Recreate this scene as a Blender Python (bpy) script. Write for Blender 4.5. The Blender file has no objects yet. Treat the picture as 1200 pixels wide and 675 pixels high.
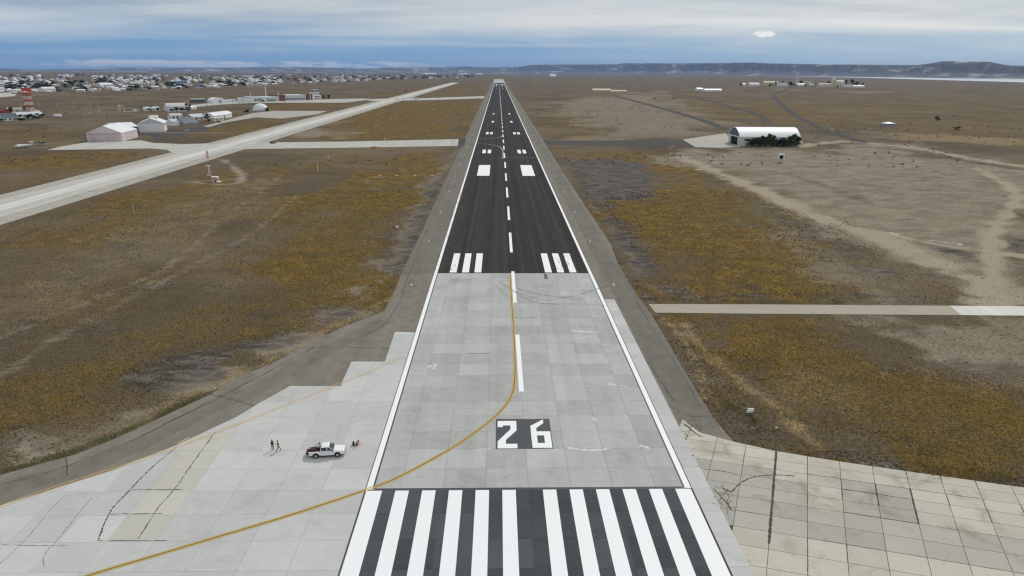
import bpy, bmesh, math, random
import numpy as np
from mathutils import Matrix, Vector

random.seed(7)
rng = np.random.default_rng(11)
SC = bpy.context.scene
COL = SC.collection
R = math.radians

# ------------------------------------------------------------------ camera
F_PX, CAMX, CAMH, PITCH, YAW, ROLL = 790.0, -3.812, 55.92, 0.31163, 0.02116, -0.006
_f = np.array([math.sin(YAW)*math.cos(PITCH), math.cos(YAW)*math.cos(PITCH), -math.sin(PITCH)])
_r = np.array([math.cos(YAW), -math.sin(YAW), 0.0])
_d = np.cross(_f, _r)
_c, _s = math.cos(ROLL), math.sin(ROLL)
CR = np.array([_c*_r+_s*_d, -_s*_r+_c*_d, _f])

cam = bpy.data.cameras.new('camera')
cam.sensor_fit = 'HORIZONTAL'; cam.sensor_width = 36.0
cam.lens = 36.0*F_PX/1200.0
cam.clip_start = 0.5; cam.clip_end = 150000.0
cam_o = bpy.data.objects.new('camera', cam); COL.objects.link(cam_o)
M3 = Matrix([[CR[0][i], -CR[1][i], -CR[2][i]] for i in range(3)])
cam_o.matrix_world = Matrix.Translation((CAMX, 0, CAMH)) @ M3.to_4x4()
SC.camera = cam_o

def P(x, y):
    """survey: a point of the photograph to the spot of flat ground it shows (metres, runway centreline = Y axis)"""
    d = CR.T @ np.array([(x-600)/F_PX, (y-337.5)/F_PX, 1.0])
    t = CAMH/-d[2]
    return (CAMX+t*d[0], t*d[1])

# ------------------------------------------------------------------ light
SUN_AZ, SUN_EL = 32.0, 43.0          # azimuth clockwise from +Y (runway heading)
sl = bpy.data.lights.new('sun', 'SUN'); sl.energy = 2.1; sl.angle = R(4.0); sl.color = (1.0, 0.955, 0.89)
so = bpy.data.objects.new('sun', sl); COL.objects.link(so)
sdir = Vector((math.sin(R(SUN_AZ))*math.cos(R(SUN_EL)), math.cos(R(SUN_AZ))*math.cos(R(SUN_EL)), math.sin(R(SUN_EL))))
so.rotation_euler = sdir.to_track_quat('Z', 'Y').to_euler()
so.location = (200, 300, 400)

SC.view_settings.view_transform = 'Standard'
SC.view_settings.look = 'None'
SC.view_settings.gamma = 1.0
SC.view_settings.exposure = 0.0
SC.view_settings.use_curve_mapping = False
try:
    SC.cycles.use_denoising = True
    SC.cycles.max_bounces = 6
    SC.cycles.volume_bounces = 0
    SC.cycles.filter_width = 1.3
except Exception:
    pass

# ------------------------------------------------------------------ world: sky and cloud layer
class NT:
    """small helper to write node trees"""
    def __init__(s, tree): s.t = tree; s.n = tree.nodes; s.l = tree.links
    def node(s, typ, **kw):
        n = s.n.new(typ)
        for k, v in kw.items(): setattr(n, k, v)
        return n
    def put(s, sock, v):
        if isinstance(v, bpy.types.NodeSocket): s.l.new(v, sock)
        elif isinstance(v, (tuple, list)) and sock.type == 'RGBA' and len(v) == 3: sock.default_value = (*v, 1)
        else: sock.default_value = v
    def math(s, op, a, b=0.0, c=0.0, clamp=False):
        n = s.node('ShaderNodeMath', operation=op, use_clamp=clamp)
        s.put(n.inputs[0], a); s.put(n.inputs[1], b); s.put(n.inputs[2], c)
        return n.outputs[0]
    def mix(s, f, a, b, blend='MIX'):
        n = s.node('ShaderNodeMix', data_type='RGBA', blend_type=blend, clamp_factor=True)
        s.put(n.inputs[0], f); s.put(n.inputs[6], a); s.put(n.inputs[7], b)
        return n.outputs[2]
    def noise(s, vec, scale, detail=4.0, rough=0.55, dist=0.0):
        n = s.node('ShaderNodeTexNoise')
        if vec is not None: s.put(n.inputs['Vector'], vec)
        n.inputs['Scale'].default_value = scale; n.inputs['Detail'].default_value = detail
        n.inputs['Roughness'].default_value = rough; n.inputs['Distortion'].default_value = dist
        return n.outputs[0]
    def ramp(s, v, lo, hi, smooth=True, a=0.0, b=1.0):
        n = s.node('ShaderNodeMapRange', interpolation_type='SMOOTHSTEP' if smooth else 'LINEAR')
        s.put(n.inputs[0], v); s.put(n.inputs[1], lo); s.put(n.inputs[2], hi)
        n.inputs[3].default_value = a; n.inputs[4].default_value = b
        return n.outputs[0]
    def vmul(s, v, k):
        n = s.node('ShaderNodeVectorMath', operation='MULTIPLY')
        s.put(n.inputs[0], v); n.inputs[1].default_value = k
        return n.outputs[0]
    def comb(s, x, y, z):
        n = s.node('ShaderNodeCombineXYZ')
        s.put(n.inputs[0], x); s.put(n.inputs[1], y); s.put(n.inputs[2], z)
        return n.outputs[0]

W = bpy.data.worlds.new('World'); SC.world = W; W.use_nodes = True
t = NT(W.node_tree); t.n.clear()
wout = t.node('ShaderNodeOutputWorld'); wbg = t.node('ShaderNodeBackground')
t.l.new(wbg.outputs[0], wout.inputs[0])
sky = t.node('ShaderNodeTexSky', sky_type='NISHITA')
sky.sun_disc = False; sky.sun_elevation = R(SUN_EL); sky.sun_rotation = R(SUN_AZ)
sky.air_density = 1.0; sky.dust_density = 0.2; sky.ozone_density = 3.0; sky.altitude = 50
tc = t.node('ShaderNodeTexCoord'); sp = t.node('ShaderNodeSeparateXYZ'); t.l.new(tc.outputs['Generated'], sp.inputs[0])
dx, dy, dz = sp.outputs
zc = t.math('MAXIMUM', dz, 0.0)
den = t.math('ADD', zc, 0.07)
pl = t.comb(t.math('MULTIPLY', t.math('DIVIDE', dx, den), 0.34), t.math('DIVIDE', dy, den), 0.0)   # flat cloud deck seen in perspective
pl2 = t.comb(t.math('DIVIDE', dx, den), t.math('MULTIPLY', t.math('DIVIDE', dy, den), 1.0), 3.0)
n1 = t.noise(pl, 0.40, 5, 0.5, 0.5)
n2 = t.noise(pl2, 0.6, 6, 0.58, 0.3)
nbr = t.math('ADD', t.math('MULTIPLY', n1, 0.75), t.math('MULTIPLY', n2, 0.25))
az = t.math('ARCTAN2', dx, dy)
az_r = t.ramp(az, -0.15, 0.75)                                       # thinner, brighter deck towards the sun's side
skyc = t.mix(1.0, sky.outputs[0], (0.10, 0.10, 0.10), 'MULTIPLY')     # sky strength 0.10
# blue band of low sky under the deck, painted over the sky texture
blue = t.mix(az_r, (0.095, 0.285, 0.57), (0.33, 0.49, 0.66))
base = t.mix(t.ramp(zc, 0.05, 0.35), t.mix(0.85, skyc, blue), skyc)
cl_d = t.mix(az_r, (0.28, 0.38, 0.48), (0.46, 0.53, 0.58))
cl_b = t.mix(az_r, (0.68, 0.71, 0.72), (0.85, 0.85, 0.81))
cloud = t.mix(t.ramp(nbr, 0.30, 0.62), cl_d, cl_b)
edge = t.math('ADD', zc, t.math('MULTIPLY', t.math('SUBTRACT', nbr, 0.5), 0.095))
edge = t.math('ADD', edge, t.math('MULTIPLY', az_r, 0.010))
cov = t.ramp(edge, 0.014, 0.076)
cov = t.math('MULTIPLY', cov, t.ramp(zc, 0.12, 0.7, True, 1.0, 0.92))
c1 = t.mix(cov, base, cloud)
# low cumulus far off along the left horizon
cv = t.comb(t.math('MULTIPLY', az, 26.0), t.math('MULTIPLY', zc, 150.0), 1.7)
cn = t.noise(cv, 0.8, 6, 0.62, 0.2)
band = t.math('MULTIPLY', t.ramp(zc, 0.0005, 0.004), t.ramp(zc, 0.007, 0.0145, True, 1.0, 0.0))
lon = t.math('MULTIPLY', t.ramp(az, -0.62, -0.50), t.ramp(az, -0.17, -0.06, True, 1.0, 0.0))
cum = t.math('MULTIPLY', t.ramp(t.math('ADD', cn, t.math('MULTIPLY', band, 0.12)), 0.50, 0.66), t.math('MULTIPLY', band, t.math('ADD', t.math('MULTIPLY', lon, 0.85), 0.10)))
c2 = t.mix(cum, c1, (0.66, 0.68, 0.70))
# one small lens-shaped cloud standing clear of the deck
def blob(azc, zcen, ra, rz, n, rough):
    a = t.math('DIVIDE', t.math('SUBTRACT', az, azc), ra); b = t.math('DIVIDE', t.math('SUBTRACT', zc, zcen), rz)
    r2 = t.math('ADD', t.math('MULTIPLY', a, a), t.math('MULTIPLY', b, b))
    return t.ramp(t.math('ADD', r2, t.math('MULTIPLY', t.math('SUBTRACT', n, 0.5), rough)), 0.35, 1.1, True, 1.0, 0.0)
cnb = t.noise(t.comb(t.math('MULTIPLY', az, 120.0), t.math('MULTIPLY', zc, 260.0), 4.0), 1.0, 4)
c3 = t.mix(blob(0.357, 0.0475, 0.015, 0.0045, cnb, 3.6), c2, (0.92, 0.92, 0.90))
c3 = t.mix(t.math('MULTIPLY', blob(0.262, 0.0650, 0.060, 0.0035, cnb, 3.0), 0.6), c3, (0.76, 0.77, 0.77))
t.l.new(c3, wbg.inputs[0]); wbg.inputs[1].default_value = 1.0

# ------------------------------------------------------------------ materials
MATS = {}
def new_mat(name):
    m = bpy.data.materials.new(name); m.use_nodes = True
    t = NT(m.node_tree); t.n.clear()
    o = t.node('ShaderNodeOutputMaterial'); b = t.node('ShaderNodeBsdfPrincipled')
    t.l.new(b.outputs[0], o.inputs[0]); MATS[name] = m
    b.inputs['Specular IOR Level'].default_value = 0.25
    return m, t, b
def pos(t): return t.node('ShaderNodeNewGeometry').outputs['Position']
def bump(t, b, h, strength=0.3, dist=0.02):
    n = t.node('ShaderNodeBump'); n.inputs['Strength'].default_value = strength; n.inputs['Distance'].default_value = dist
    t.l.new(h, n.inputs['Height']); t.l.new(n.outputs[0], b.inputs['Normal'])

def plain(name, col, rough=0.6, metal=0.0, var=0.12, scale=1.5, spec=0.3):
    m, t, b = new_mat(name)
    n = t.noise(pos(t), scale, 4, 0.6)
    c = t.mix(n, tuple(x*(1-var*1.6) for x in col), tuple(min(1, x*(1+var*0.9)) for x in col))
    t.l.new(c, b.inputs['Base Color']); b.inputs['Roughness'].default_value = rough
    b.inputs['Metallic'].default_value = metal; b.inputs['Specular IOR Level'].default_value = spec
    return m

def concrete(name, col, var=0.10, stain=(0.5, 0.47, 0.42), stain_amt=0.25, streak=0.10, along=0.0):
    m, t, b = new_mat(name)
    p = pos(t); oi = t.node('ShaderNodeObjectInfo')
    rnd = oi.outputs['Random']
    big = t.noise(p, 0.07, 4, 0.6)
    mid = t.noise(p, 0.6, 5, 0.65)
    fine = t.noise(p, 7.0, 3, 0.7)
    st = t.noise(t.vmul(p, (0.35, 5.0, 1.0)), 1.0, 4, 0.65)             # brooming across the lane
    v = t.math('ADD', t.math('MULTIPLY', t.math('SUBTRACT', rnd, 0.5), var*1.5), 1.0)
    v = t.math('ADD', v, t.math('MULTIPLY', t.math('SUBTRACT', big, 0.5), var*2.4))
    v = t.math('ADD', v, t.math('MULTIPLY', t.math('SUBTRACT', mid, 0.5), var*1.8))
    v = t.math('ADD', v, t.math('MULTIPLY', t.math('SUBTRACT', st, 0.5), streak*2.2))
    v = t.math('ADD', v, t.math('MULTIPLY', t.math('SUBTRACT', fine, 0.5), 0.10))
    if along: v = t.math('ADD', v, t.math('MULTIPLY', t.math('SUBTRACT', t.noise(t.vmul(p, (0.30, 0.012, 1.0)), 1.0, 5, 0.6), 0.5), along*2))
    c = t.mix(1.0, col, t.comb(v, v, v), 'MULTIPLY')
    s = t.math('MULTIPLY', t.ramp(t.noise(p, 0.16, 6, 0.68, 0.8), 0.50, 0.72), stain_amt)
    c = t.mix(s, c, t.mix(1.0, c, stain, 'MULTIPLY'))
    t.l.new(c, b.inputs['Base Color']); b.inputs['Roughness'].default_value = 0.92; b.inputs['Specular IOR Level'].default_value = 0.08
    bump(t, b, fine, 0.15, 0.01)
    return m

def asphalt(name, col, var=0.2, patch=0.25, lanes=0.0):
    m, t, b = new_mat(name)
    p = pos(t)
    big = t.noise(t.vmul(p, (0.9, 0.12, 1)), 0.25, 5, 0.6)
    mid = t.noise(p, 0.35, 6, 0.68, 0.6)
    fine = t.noise(p, 9.0, 2, 0.7)
    v = t.math('ADD', 1.0, t.math('MULTIPLY', t.math('SUBTRACT', big, 0.5), var*2))
    v = t.math('ADD', v, t.math('MULTIPLY', t.math('SUBTRACT', mid, 0.5), patch*2))
    v = t.math('ADD', v, t.math('MULTIPLY', t.math('SUBTRACT', fine, 0.5), 0.25))
    if lanes:
        ln = t.noise(t.vmul(p, (1.0, 0.004, 1)), 0.45, 3, 0.6)           # paver lanes and tyre tracks along the runway
        v = t.math('ADD', v, t.math('MULTIPLY', t.math('SUBTRACT', ln, 0.5), lanes*2))
    c = t.mix(1.0, col, t.comb(v, v, v), 'MULTIPLY')
    t.l.new(c, b.inputs['Base Color']); b.inputs['Roughness'].default_value = 0.95; b.inputs['Specular IOR Level'].default_value = 0.04
    bump(t, b, fine, 0.2, 0.01)
    return m

def paint(name, col, wear=0.25, wearcol=(0.35, 0.35, 0.35)):
    m, t, b = new_mat(name)
    p = pos(t)
    w = t.ramp(t.noise(p, 1.6, 6, 0.7, 0.5), 0.56, 0.80)
    tr = t.noise(t.vmul(p, (3.0, 0.15, 1)), 1.0, 4, 0.6)
    c = t.mix(t.math('MULTIPLY', w, wear), col, wearcol)
    c = t.mix(t.math('MULTIPLY', t.ramp(tr, 0.45, 0.8), wear*0.5), c, tuple(x*0.6 for x in col))
    t.l.new(c, b.inputs['Base Color']); b.inputs['Roughness'].default_value = 0.6
    return m

concrete('concrete_runway', (0.405, 0.405, 0.395), 0.13, (0.62, 0.58, 0.50), 0.32, 0.15, 0.20)
concrete('concrete_apron', (0.49, 0.487, 0.475), 0.10, (0.72, 0.70, 0.66), 0.40, 0.10)
concrete('concrete_cream', (0.49, 0.47, 0.42), 0.07, (0.7, 0.66, 0.55), 0.25, 0.03)
concrete('concrete_old', (0.475, 0.445, 0.38), 0.10, (0.60, 0.54, 0.45), 0.75, 0.05)
concrete('concrete_grey', (0.385, 0.365, 0.32), 0.11, (0.62, 0.57, 0.48), 0.7, 0.05)
concrete('concrete_taxi', (0.44, 0.425, 0.39), 0.09, (0.65, 0.62, 0.55), 0.4, 0.0, 0.30)
concrete('concrete_black', (0.075, 0.078, 0.086), 0.22, (0.75, 0.75, 0.75), 0.3, 0.2)
concrete('concrete_road', (0.36, 0.325, 0.265), 0.10, (0.7, 0.65, 0.55), 0.4, 0.0)
concrete('concrete_white', (0.60, 0.58, 0.54), 0.06, (0.8, 0.78, 0.72), 0.3, 0.0, 0.25)
asphalt('asphalt_runway', (0.044, 0.041, 0.039), 0.25, 0.25, 0.95)
asphalt('asphalt_shoulder', (0.20, 0.182, 0.152), 0.25, 0.38)
asphalt('asphalt_shoulder_dark', (0.172, 0.158, 0.135), 0.25, 0.38)
asphalt('asphalt_road', (0.082, 0.076, 0.071), 0.15, 0.25)
asphalt('joint', (0.075, 0.07, 0.06), 0.1, 0.3)
asphalt('joint_runway', (0.20, 0.195, 0.185), 0.1, 0.2)
asphalt('crack', (0.085, 0.08, 0.072), 0.1, 0.4)
paint('paint_white', (0.82, 0.82, 0.82), 0.22)
paint('paint_yellow', (0.56, 0.375, 0.085), 0.35)
paint('paint_orange_faded', (0.52, 0.36, 0.17), 0.7, (0.45, 0.44, 0.40))
paint('paint_pale_yellow', (0.36, 0.33, 0.24), 0.5, (0.1, 0.1, 0.1))
paint('paint_black', (0.06, 0.063, 0.07), 0.35, (0.16, 0.16, 0.16))
plain('rubber_mark', (0.14, 0.138, 0.135), 0.9, 0, 0.5, 3)
plain('chalk_mark', (0.62, 0.62, 0.61), 0.9, 0, 0.2, 3)

plain('white_wall', (0.80, 0.80, 0.80), 0.7)
plain('white_metal', (0.74, 0.75, 0.77), 0.45)
plain('grey_gable', (0.55, 0.57, 0.60), 0.6)
plain('pink_wall', (0.66, 0.56, 0.59), 0.7, 0, 0.10, 0.4)
plain('pink_door', (0.60, 0.49, 0.52), 0.7, 0, 0.15, 0.5)
plain('cream_wall', (0.60, 0.55, 0.44), 0.7)
plain('sand_wall', (0.55, 0.45, 0.30), 0.7)
plain('peach_wall', (0.55, 0.40, 0.28), 0.7)
plain('brick_wall', (0.17, 0.075, 0.06), 0.8)
plain('red_wall', (0.28, 0.05, 0.04), 0.7)
plain('slate_roof', (0.10, 0.12, 0.145), 0.6)
plain('grey_roof', (0.32, 0.34, 0.36), 0.5)
plain('zinc_roof', (0.55, 0.57, 0.60), 0.4)
plain('red_roof', (0.22, 0.07, 0.05), 0.7)
plain('blue_roof', (0.05, 0.10, 0.28), 0.6)
plain('brown_roof', (0.16, 0.11, 0.08), 0.7)
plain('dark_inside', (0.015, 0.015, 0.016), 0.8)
plain('dark_glass', (0.02, 0.03, 0.04), 0.12, 0, 0.05, 1, 0.6)
plain('green_glass', (0.16, 0.22, 0.23), 0.15, 0, 0.1, 1, 0.6)
plain('car_white', (0.76, 0.77, 0.78), 0.25, 0, 0.02, 1, 0.5)
plain('car_black', (0.012, 0.012, 0.014), 0.2, 0, 0.05, 1, 0.5)
plain('car_silver', (0.45, 0.46, 0.48), 0.3, 0.4, 0.02, 1, 0.5)
plain('black_plastic', (0.02, 0.02, 0.021), 0.5)
plain('tyre', (0.018, 0.018, 0.018), 0.85)
plain('rim', (0.50, 0.50, 0.52), 0.3, 0.7, 0.05)
plain('lamp_clear', (0.75, 0.75, 0.72), 0.15, 0, 0.02, 1, 0.6)
plain('lamp_red', (0.45, 0.02, 0.02), 0.2, 0, 0.02, 1, 0.6)
plain('maroon', (0.045, 0.010, 0.015), 0.6)
plain('signal_red', (0.50, 0.06, 0.04), 0.6)
plain('signal_orange', (0.75, 0.22, 0.06), 0.6)
plain('signal_white', (0.78, 0.78, 0.76), 0.6)
plain('steel_grey', (0.28, 0.28, 0.29), 0.5, 0.3)
plain('wood', (0.20, 0.14, 0.085), 0.8)
plain('skin', (0.42, 0.25, 0.17), 0.6)
plain('hair', (0.02, 0.015, 0.012), 0.7)
plain('navy_cloth', (0.018, 0.02, 0.028), 0.9)
plain('dark_cloth', (0.014, 0.014, 0.015), 0.9)
plain('hivis_yellow', (0.42, 0.55, 0.05), 0.7)
plain('hivis_orange', (0.72, 0.22, 0.05), 0.7)
plain('olive_cloth', (0.05, 0.06, 0.025), 0.9)
plain('lime_green', (0.25, 0.42, 0.06), 0.6)
plain('salt', (0.62, 0.61, 0.59), 0.9, 0, 0.15, 0.5)

def leaf_mat(name, a, b_):
    m, t, b = new_mat(name)
    n = t.noise(pos(t), 1.2, 3, 0.7)
    c = t.mix(t.ramp(n, 0.3, 0.7), a, b_)
    t.l.new(c, b.inputs['Base Color']); b.inputs['Roughness'].default_value = 0.8
leaf_mat('leaf_dark', (0.020, 0.034, 0.018), (0.045, 0.062, 0.028))
leaf_mat('leaf_green', (0.04, 0.07, 0.02), (0.10, 0.14, 0.04))
leaf_mat('leaf_hedge', (0.028, 0.046, 0.018), (0.062, 0.085, 0.032))
leaf_mat('leaf_olive', (0.04, 0.04, 0.022), (0.085, 0.075, 0.04))
plain('bark', (0.09, 0.065, 0.045), 0.9)

# ------------------------------------------------------------------ mesh helpers
class MB:
    def __init__(s): s.v = []; s.f = []; s.m = []
    def add(s, vs, fs, mi=0):
        o = len(s.v); s.v += [tuple(v) for v in vs]
        for f in fs: s.f.append(tuple(o+i for i in f)); s.m.append(mi)
        return s
    def box(s, x0, x1, y0, y1, z0, z1, mi=0):
        vs = [(x0,y0,z0),(x1,y0,z0),(x1,y1,z0),(x0,y1,z0),(x0,y0,z1),(x1,y0,z1),(x1,y1,z1),(x0,y1,z1)]
        return s.add(vs, [(3,2,1,0),(4,5,6,7),(0,1,5,4),(1,2,6,5),(2,3,7,6),(3,0,4,7)], mi)
    def prism(s, poly, a0, a1, axis='y', mi=0):
        """extrude a 2-D outline (counter-clockwise) along an axis"""
        n = len(poly)
        def pt(p, a): return (p[0], a, p[1]) if axis == 'y' else ((a, p[0], p[1]) if axis == 'x' else (p[0], p[1], a))
        vs = [pt(p, a0) for p in poly] + [pt(p, a1) for p in poly]
        fs = [tuple(range(n)), tuple(range(2*n-1, n-1, -1))]
        fs += [(i, i+n, (i+1) % n + n, (i+1) % n) for i in range(n)]
        return s.add(vs, fs, mi)
    def tube(s, p0, p1, r0, r1=None, n=8, mi=0):
        r1 = r0 if r1 is None else r1
        a = Vector(p0); b = Vector(p1); d = (b-a).normalized()
        u = d.cross(Vector((0, 0, 1)));
        if u.length < 1e-4: u = Vector((1, 0, 0))
        u.normalize(); w = d.cross(u)
        vs = []
        for c, r in ((a, r0), (b, r1)):
            for k in range(n):
                an = 2*math.pi*k/n
                vs.append(c + u*(math.cos(an)*r) + w*(math.sin(an)*r))
        fs = [(k, (k+1) % n, (k+1) % n+n, k+n) for k in range(n)] + [tuple(range(n-1, -1, -1)), tuple(range(n, 2*n))]
        return s.add(vs, fs, mi)
    def ball(s, c, r, n=10, m=6, mi=0, sc=(1, 1, 1)):
        vs = []; fs = []
        for j in range(m+1):
            th = math.pi*j/m
            for k in range(n):
                ph = 2*math.pi*k/n
                vs.append((c[0]+r*sc[0]*math.sin(th)*math.cos(ph), c[1]+r*sc[1]*math.sin(th)*math.sin(ph), c[2]+r*sc[2]*math.cos(th)))
        for j in range(m):
            for k in range(n):
                fs.append((j*n+k, (j+1)*n+k, (j+1)*n+(k+1) % n, j*n+(k+1) % n))
        return s.add(vs, fs, mi)
    def loft(s, rings, mi=0, cap=True):
        n = len(rings[0]); vs = [p for r in rings for p in r]; fs = []
        for j in range(len(rings)-1):
            for k in range(n):
                fs.append((j*n+k, j*n+(k+1) % n, (j+1)*n+(k+1) % n, (j+1)*n+k))
        if cap:
            fs.append(tuple(range(n-1, -1, -1))); fs.append(tuple(range((len(rings)-1)*n, len(rings)*n)))
        return s.add(vs, fs, mi)
    def mesh(s, name):
        me = bpy.data.meshes.new(name); me.from_pydata(s.v, [], s.f)
        if any(s.m): me.polygons.foreach_set('material_index', s.m)
        me.update()
        bm = bmesh.new(); bm.from_mesh(me); bmesh.ops.recalc_face_normals(bm, faces=bm.faces); bm.to_mesh(me); bm.free()
        return me

def obj(name, mb, mats, parent=None, loc=(0, 0, 0), rz=0.0, smooth=False):
    me = mb.mesh(name) if isinstance(mb, MB) else mb
    if isinstance(mats, str): mats = [mats]
    if not me.materials:
        for m in mats: me.materials.append(MATS[m])
    o = bpy.data.objects.new(name, me); COL.objects.link(o)
    o.location = loc; o.rotation_euler = (0, 0, rz)
    if parent: o.parent = parent
    if smooth: me.polygons.foreach_set('use_smooth', [True]*len(me.polygons))
    return o
def tag(o, label=None, cat=None, group=None, kind=None):
    if label: o['label'] = label
    if cat: o['category'] = cat
    if group: o['group'] = group
    if kind: o['kind'] = kind
    return o
def thing(name, label, cat, loc=(0, 0, 0), rz=0.0, group=None):
    o = bpy.data.objects.new(name, None); COL.objects.link(o); o.empty_display_size = 0.5
    o.location = loc; o.rotation_euler = (0, 0, rz)
    return tag(o, label, cat, group)
def copy_tree(o, parent=None, loc=None, rz=None, label=None, group=None, scale=None):
    c = o.copy(); COL.objects.link(c); c.parent = parent
    if loc is not None: c.location = loc
    if rz is not None: c.rotation_euler = (0, 0, rz)
    if scale is not None: c.scale = scale if isinstance(scale, tuple) else (scale,)*3
    if label: c['label'] = label
    if group: c['group'] = group
    for ch in list(o.children): copy_tree(ch, c)
    return c

GZ = -0.06
def gz(x, y):
    """ground height: level airfield, falling away with the Earth's curve far out"""
    r = math.hypot(x-CAMX, y)
    return GZ - max(0.0, r-4000.0)**2/(2*5.2e6)

def sheet(name, pts, z, mat, parent=None):
    mb = MB(); n = len(pts)
    a = sum(pts[i][0]*pts[(i+1) % n][1]-pts[(i+1) % n][0]*pts[i][1] for i in range(n))
    if a < 0: pts = pts[::-1]
    cx = sum(p[0] for p in pts)/n; cy = sum(p[1] for p in pts)/n
    me = bpy.data.meshes.new(name)
    me.from_pydata([(p[0]-cx, p[1]-cy, 0) for p in pts], [], [tuple(range(n))]); me.update()
    return obj(name, me, mat, parent, (cx, cy, z))
def rect(name, x0, x1, y0, y1, z, mat, parent=None):
    return sheet(name, [(x0, y0), (x1, y0), (x1, y1), (x0, y1)], z, mat, parent)
def smooth_line(pts, n=8):
    pts = [np.array(p, float) for p in pts]; out = []
    for i in range(len(pts)-1):
        p0 = pts[max(0, i-1)]; p1 = pts[i]; p2 = pts[i+1]; p3 = pts[min(len(pts)-1, i+2)]
        for k in range(n):
            u = k/n
            out.append(0.5*((2*p1)+(-p0+p2)*u+(2*p0-5*p1+4*p2-p3)*u*u+(-p0+3*p1-3*p2+p3)*u**3))
    out.append(pts[-1]); return out
def ribbon(name, pts, w, z, mat, parent=None, off=0.0, jit=0.0, smooth=0, rag=0.0):
    pts = smooth_line(pts, smooth) if smooth else [np.array(p, float) for p in pts]
    mb = MB(); vs = []
    for i, p in enumerate(pts):
        d = pts[min(i+1, len(pts)-1)]-pts[max(i-1, 0)]; d = d/(np.linalg.norm(d)+1e-9); nrm = np.array([-d[1], d[0]])
        ww = w*(1+random.uniform(-rag, rag)); c = p+nrm*(off+random.uniform(-jit, jit))
        vs += [(*(c+nrm*ww/2), 0), (*(c-nrm*ww/2), 0)]
    c0 = vs[0]
    mb.add([(v[0]-c0[0], v[1]-c0[1], 0) for v in vs], [(2*i, 2*i+1, 2*i+3, 2*i+2) for i in range(len(pts)-1)])
    me = bpy.data.meshes.new(name); me.from_pydata(mb.v, [], mb.f); me.update()
    if len(me.polygons) and me.polygons[0].normal.z < 0: me.flip_normals()
    return obj(name, me, mat, parent, (c0[0], c0[1], z))

def clip(subject, quad):
    out = list(subject)
    for i in range(len(quad)):
        a = quad[i]; b = quad[(i+1) % len(quad)]; inp = out; out = []
        def side(p): return (b[0]-a[0])*(p[1]-a[1])-(b[1]-a[1])*(p[0]-a[0])
        for j in range(len(inp)):
            p = inp[j]; q = inp[(j+1) % len(inp)]; sp_, sq = side(p), side(q)
            if sp_ >= 0: out.append(p)
            if (sp_ >= 0) != (sq >= 0):
                u = sp_/(sp_-sq); out.append((p[0]+(q[0]-p[0])*u, p[1]+(q[1]-p[1])*u))
        if not out: return []
    return out
def area(p): return 0.5*sum(p[i][0]*p[(i+1) % len(p)][1]-p[(i+1) % len(p)][0]*p[i][1] for i in range(len(p)))
SLABS = {}
def slabs(region, org, ang, su, sv, gap, z, matf, parent, vang=None, vlines=None):
    """lay concrete slabs (separate pieces with open joints) over a region of ground; rows run along ang, joints along vang"""
    if area(region) < 0: region = region[::-1]
    vang = ang+math.pi/2 if vang is None else vang
    ux, uy, vx, vy = math.cos(ang), math.sin(ang), math.cos(vang), math.sin(vang); det = ux*vy-uy*vx
    def loc(p): q = (p[0]-org[0], p[1]-org[1]); return ((q[0]*vy-q[1]*vx)/det, (ux*q[1]-uy*q[0])/det)
    def vec(p): return (p[0]*ux+p[1]*vx, p[0]*uy+p[1]*vy)
    L = [loc(p) for p in region]
    i0 = math.floor(min(p[0] for p in L)/su); i1 = math.ceil(max(p[0] for p in L)/su)
    if vlines is None:
        j0 = math.floor(min(p[1] for p in L)/sv); j1 = math.ceil(max(p[1] for p in L)/sv)
        vlines = [(j, j*sv, (j+1)*sv) for j in range(j0, j1)]
    g = gap/2
    for i in range(i0, i1):
        for j, v0, v1 in vlines:
            q = [(i*su+g, v0+g), ((i+1)*su-g, v0+g), ((i+1)*su-g, v1-g), (i*su+g, v1-g)]
            c = clip(L, q)
            if len(c) < 3 or area(c) < 0.25: continue
            cen = ((i+.5)*su, (v0+v1)/2); w0 = vec(cen); wc = (org[0]+w0[0], org[1]+w0[1])
            mt = matf(i, j, wc)
            full = area(c) > 0.995*area(q)
            key = (su, round(v1-v0, 3), gap, mt, ang, vang)
            if full and key in SLABS: me = SLABS[key]
            else:
                pl_ = [vec((p[0]-cen[0], p[1]-cen[1])) for p in c]
                k = len(pl_); vs = [(p[0], p[1], 0) for p in pl_]+[(p[0], p[1], -0.05) for p in pl_]
                fs = [tuple(range(k))]+[(a, a+k, (a+1) % k+k, (a+1) % k) for a in range(k)]
                me = bpy.data.meshes.new('slab'); me.from_pydata(vs, [], fs); me.update()
                me.materials.append(MATS[mt])
                if full: SLABS[key] = me
            o = bpy.data.objects.new('slab', me); COL.objects.link(o); o.parent = parent
            o.location = (wc[0], wc[1], z+random.uniform(-0.0015, 0.0015))

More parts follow.
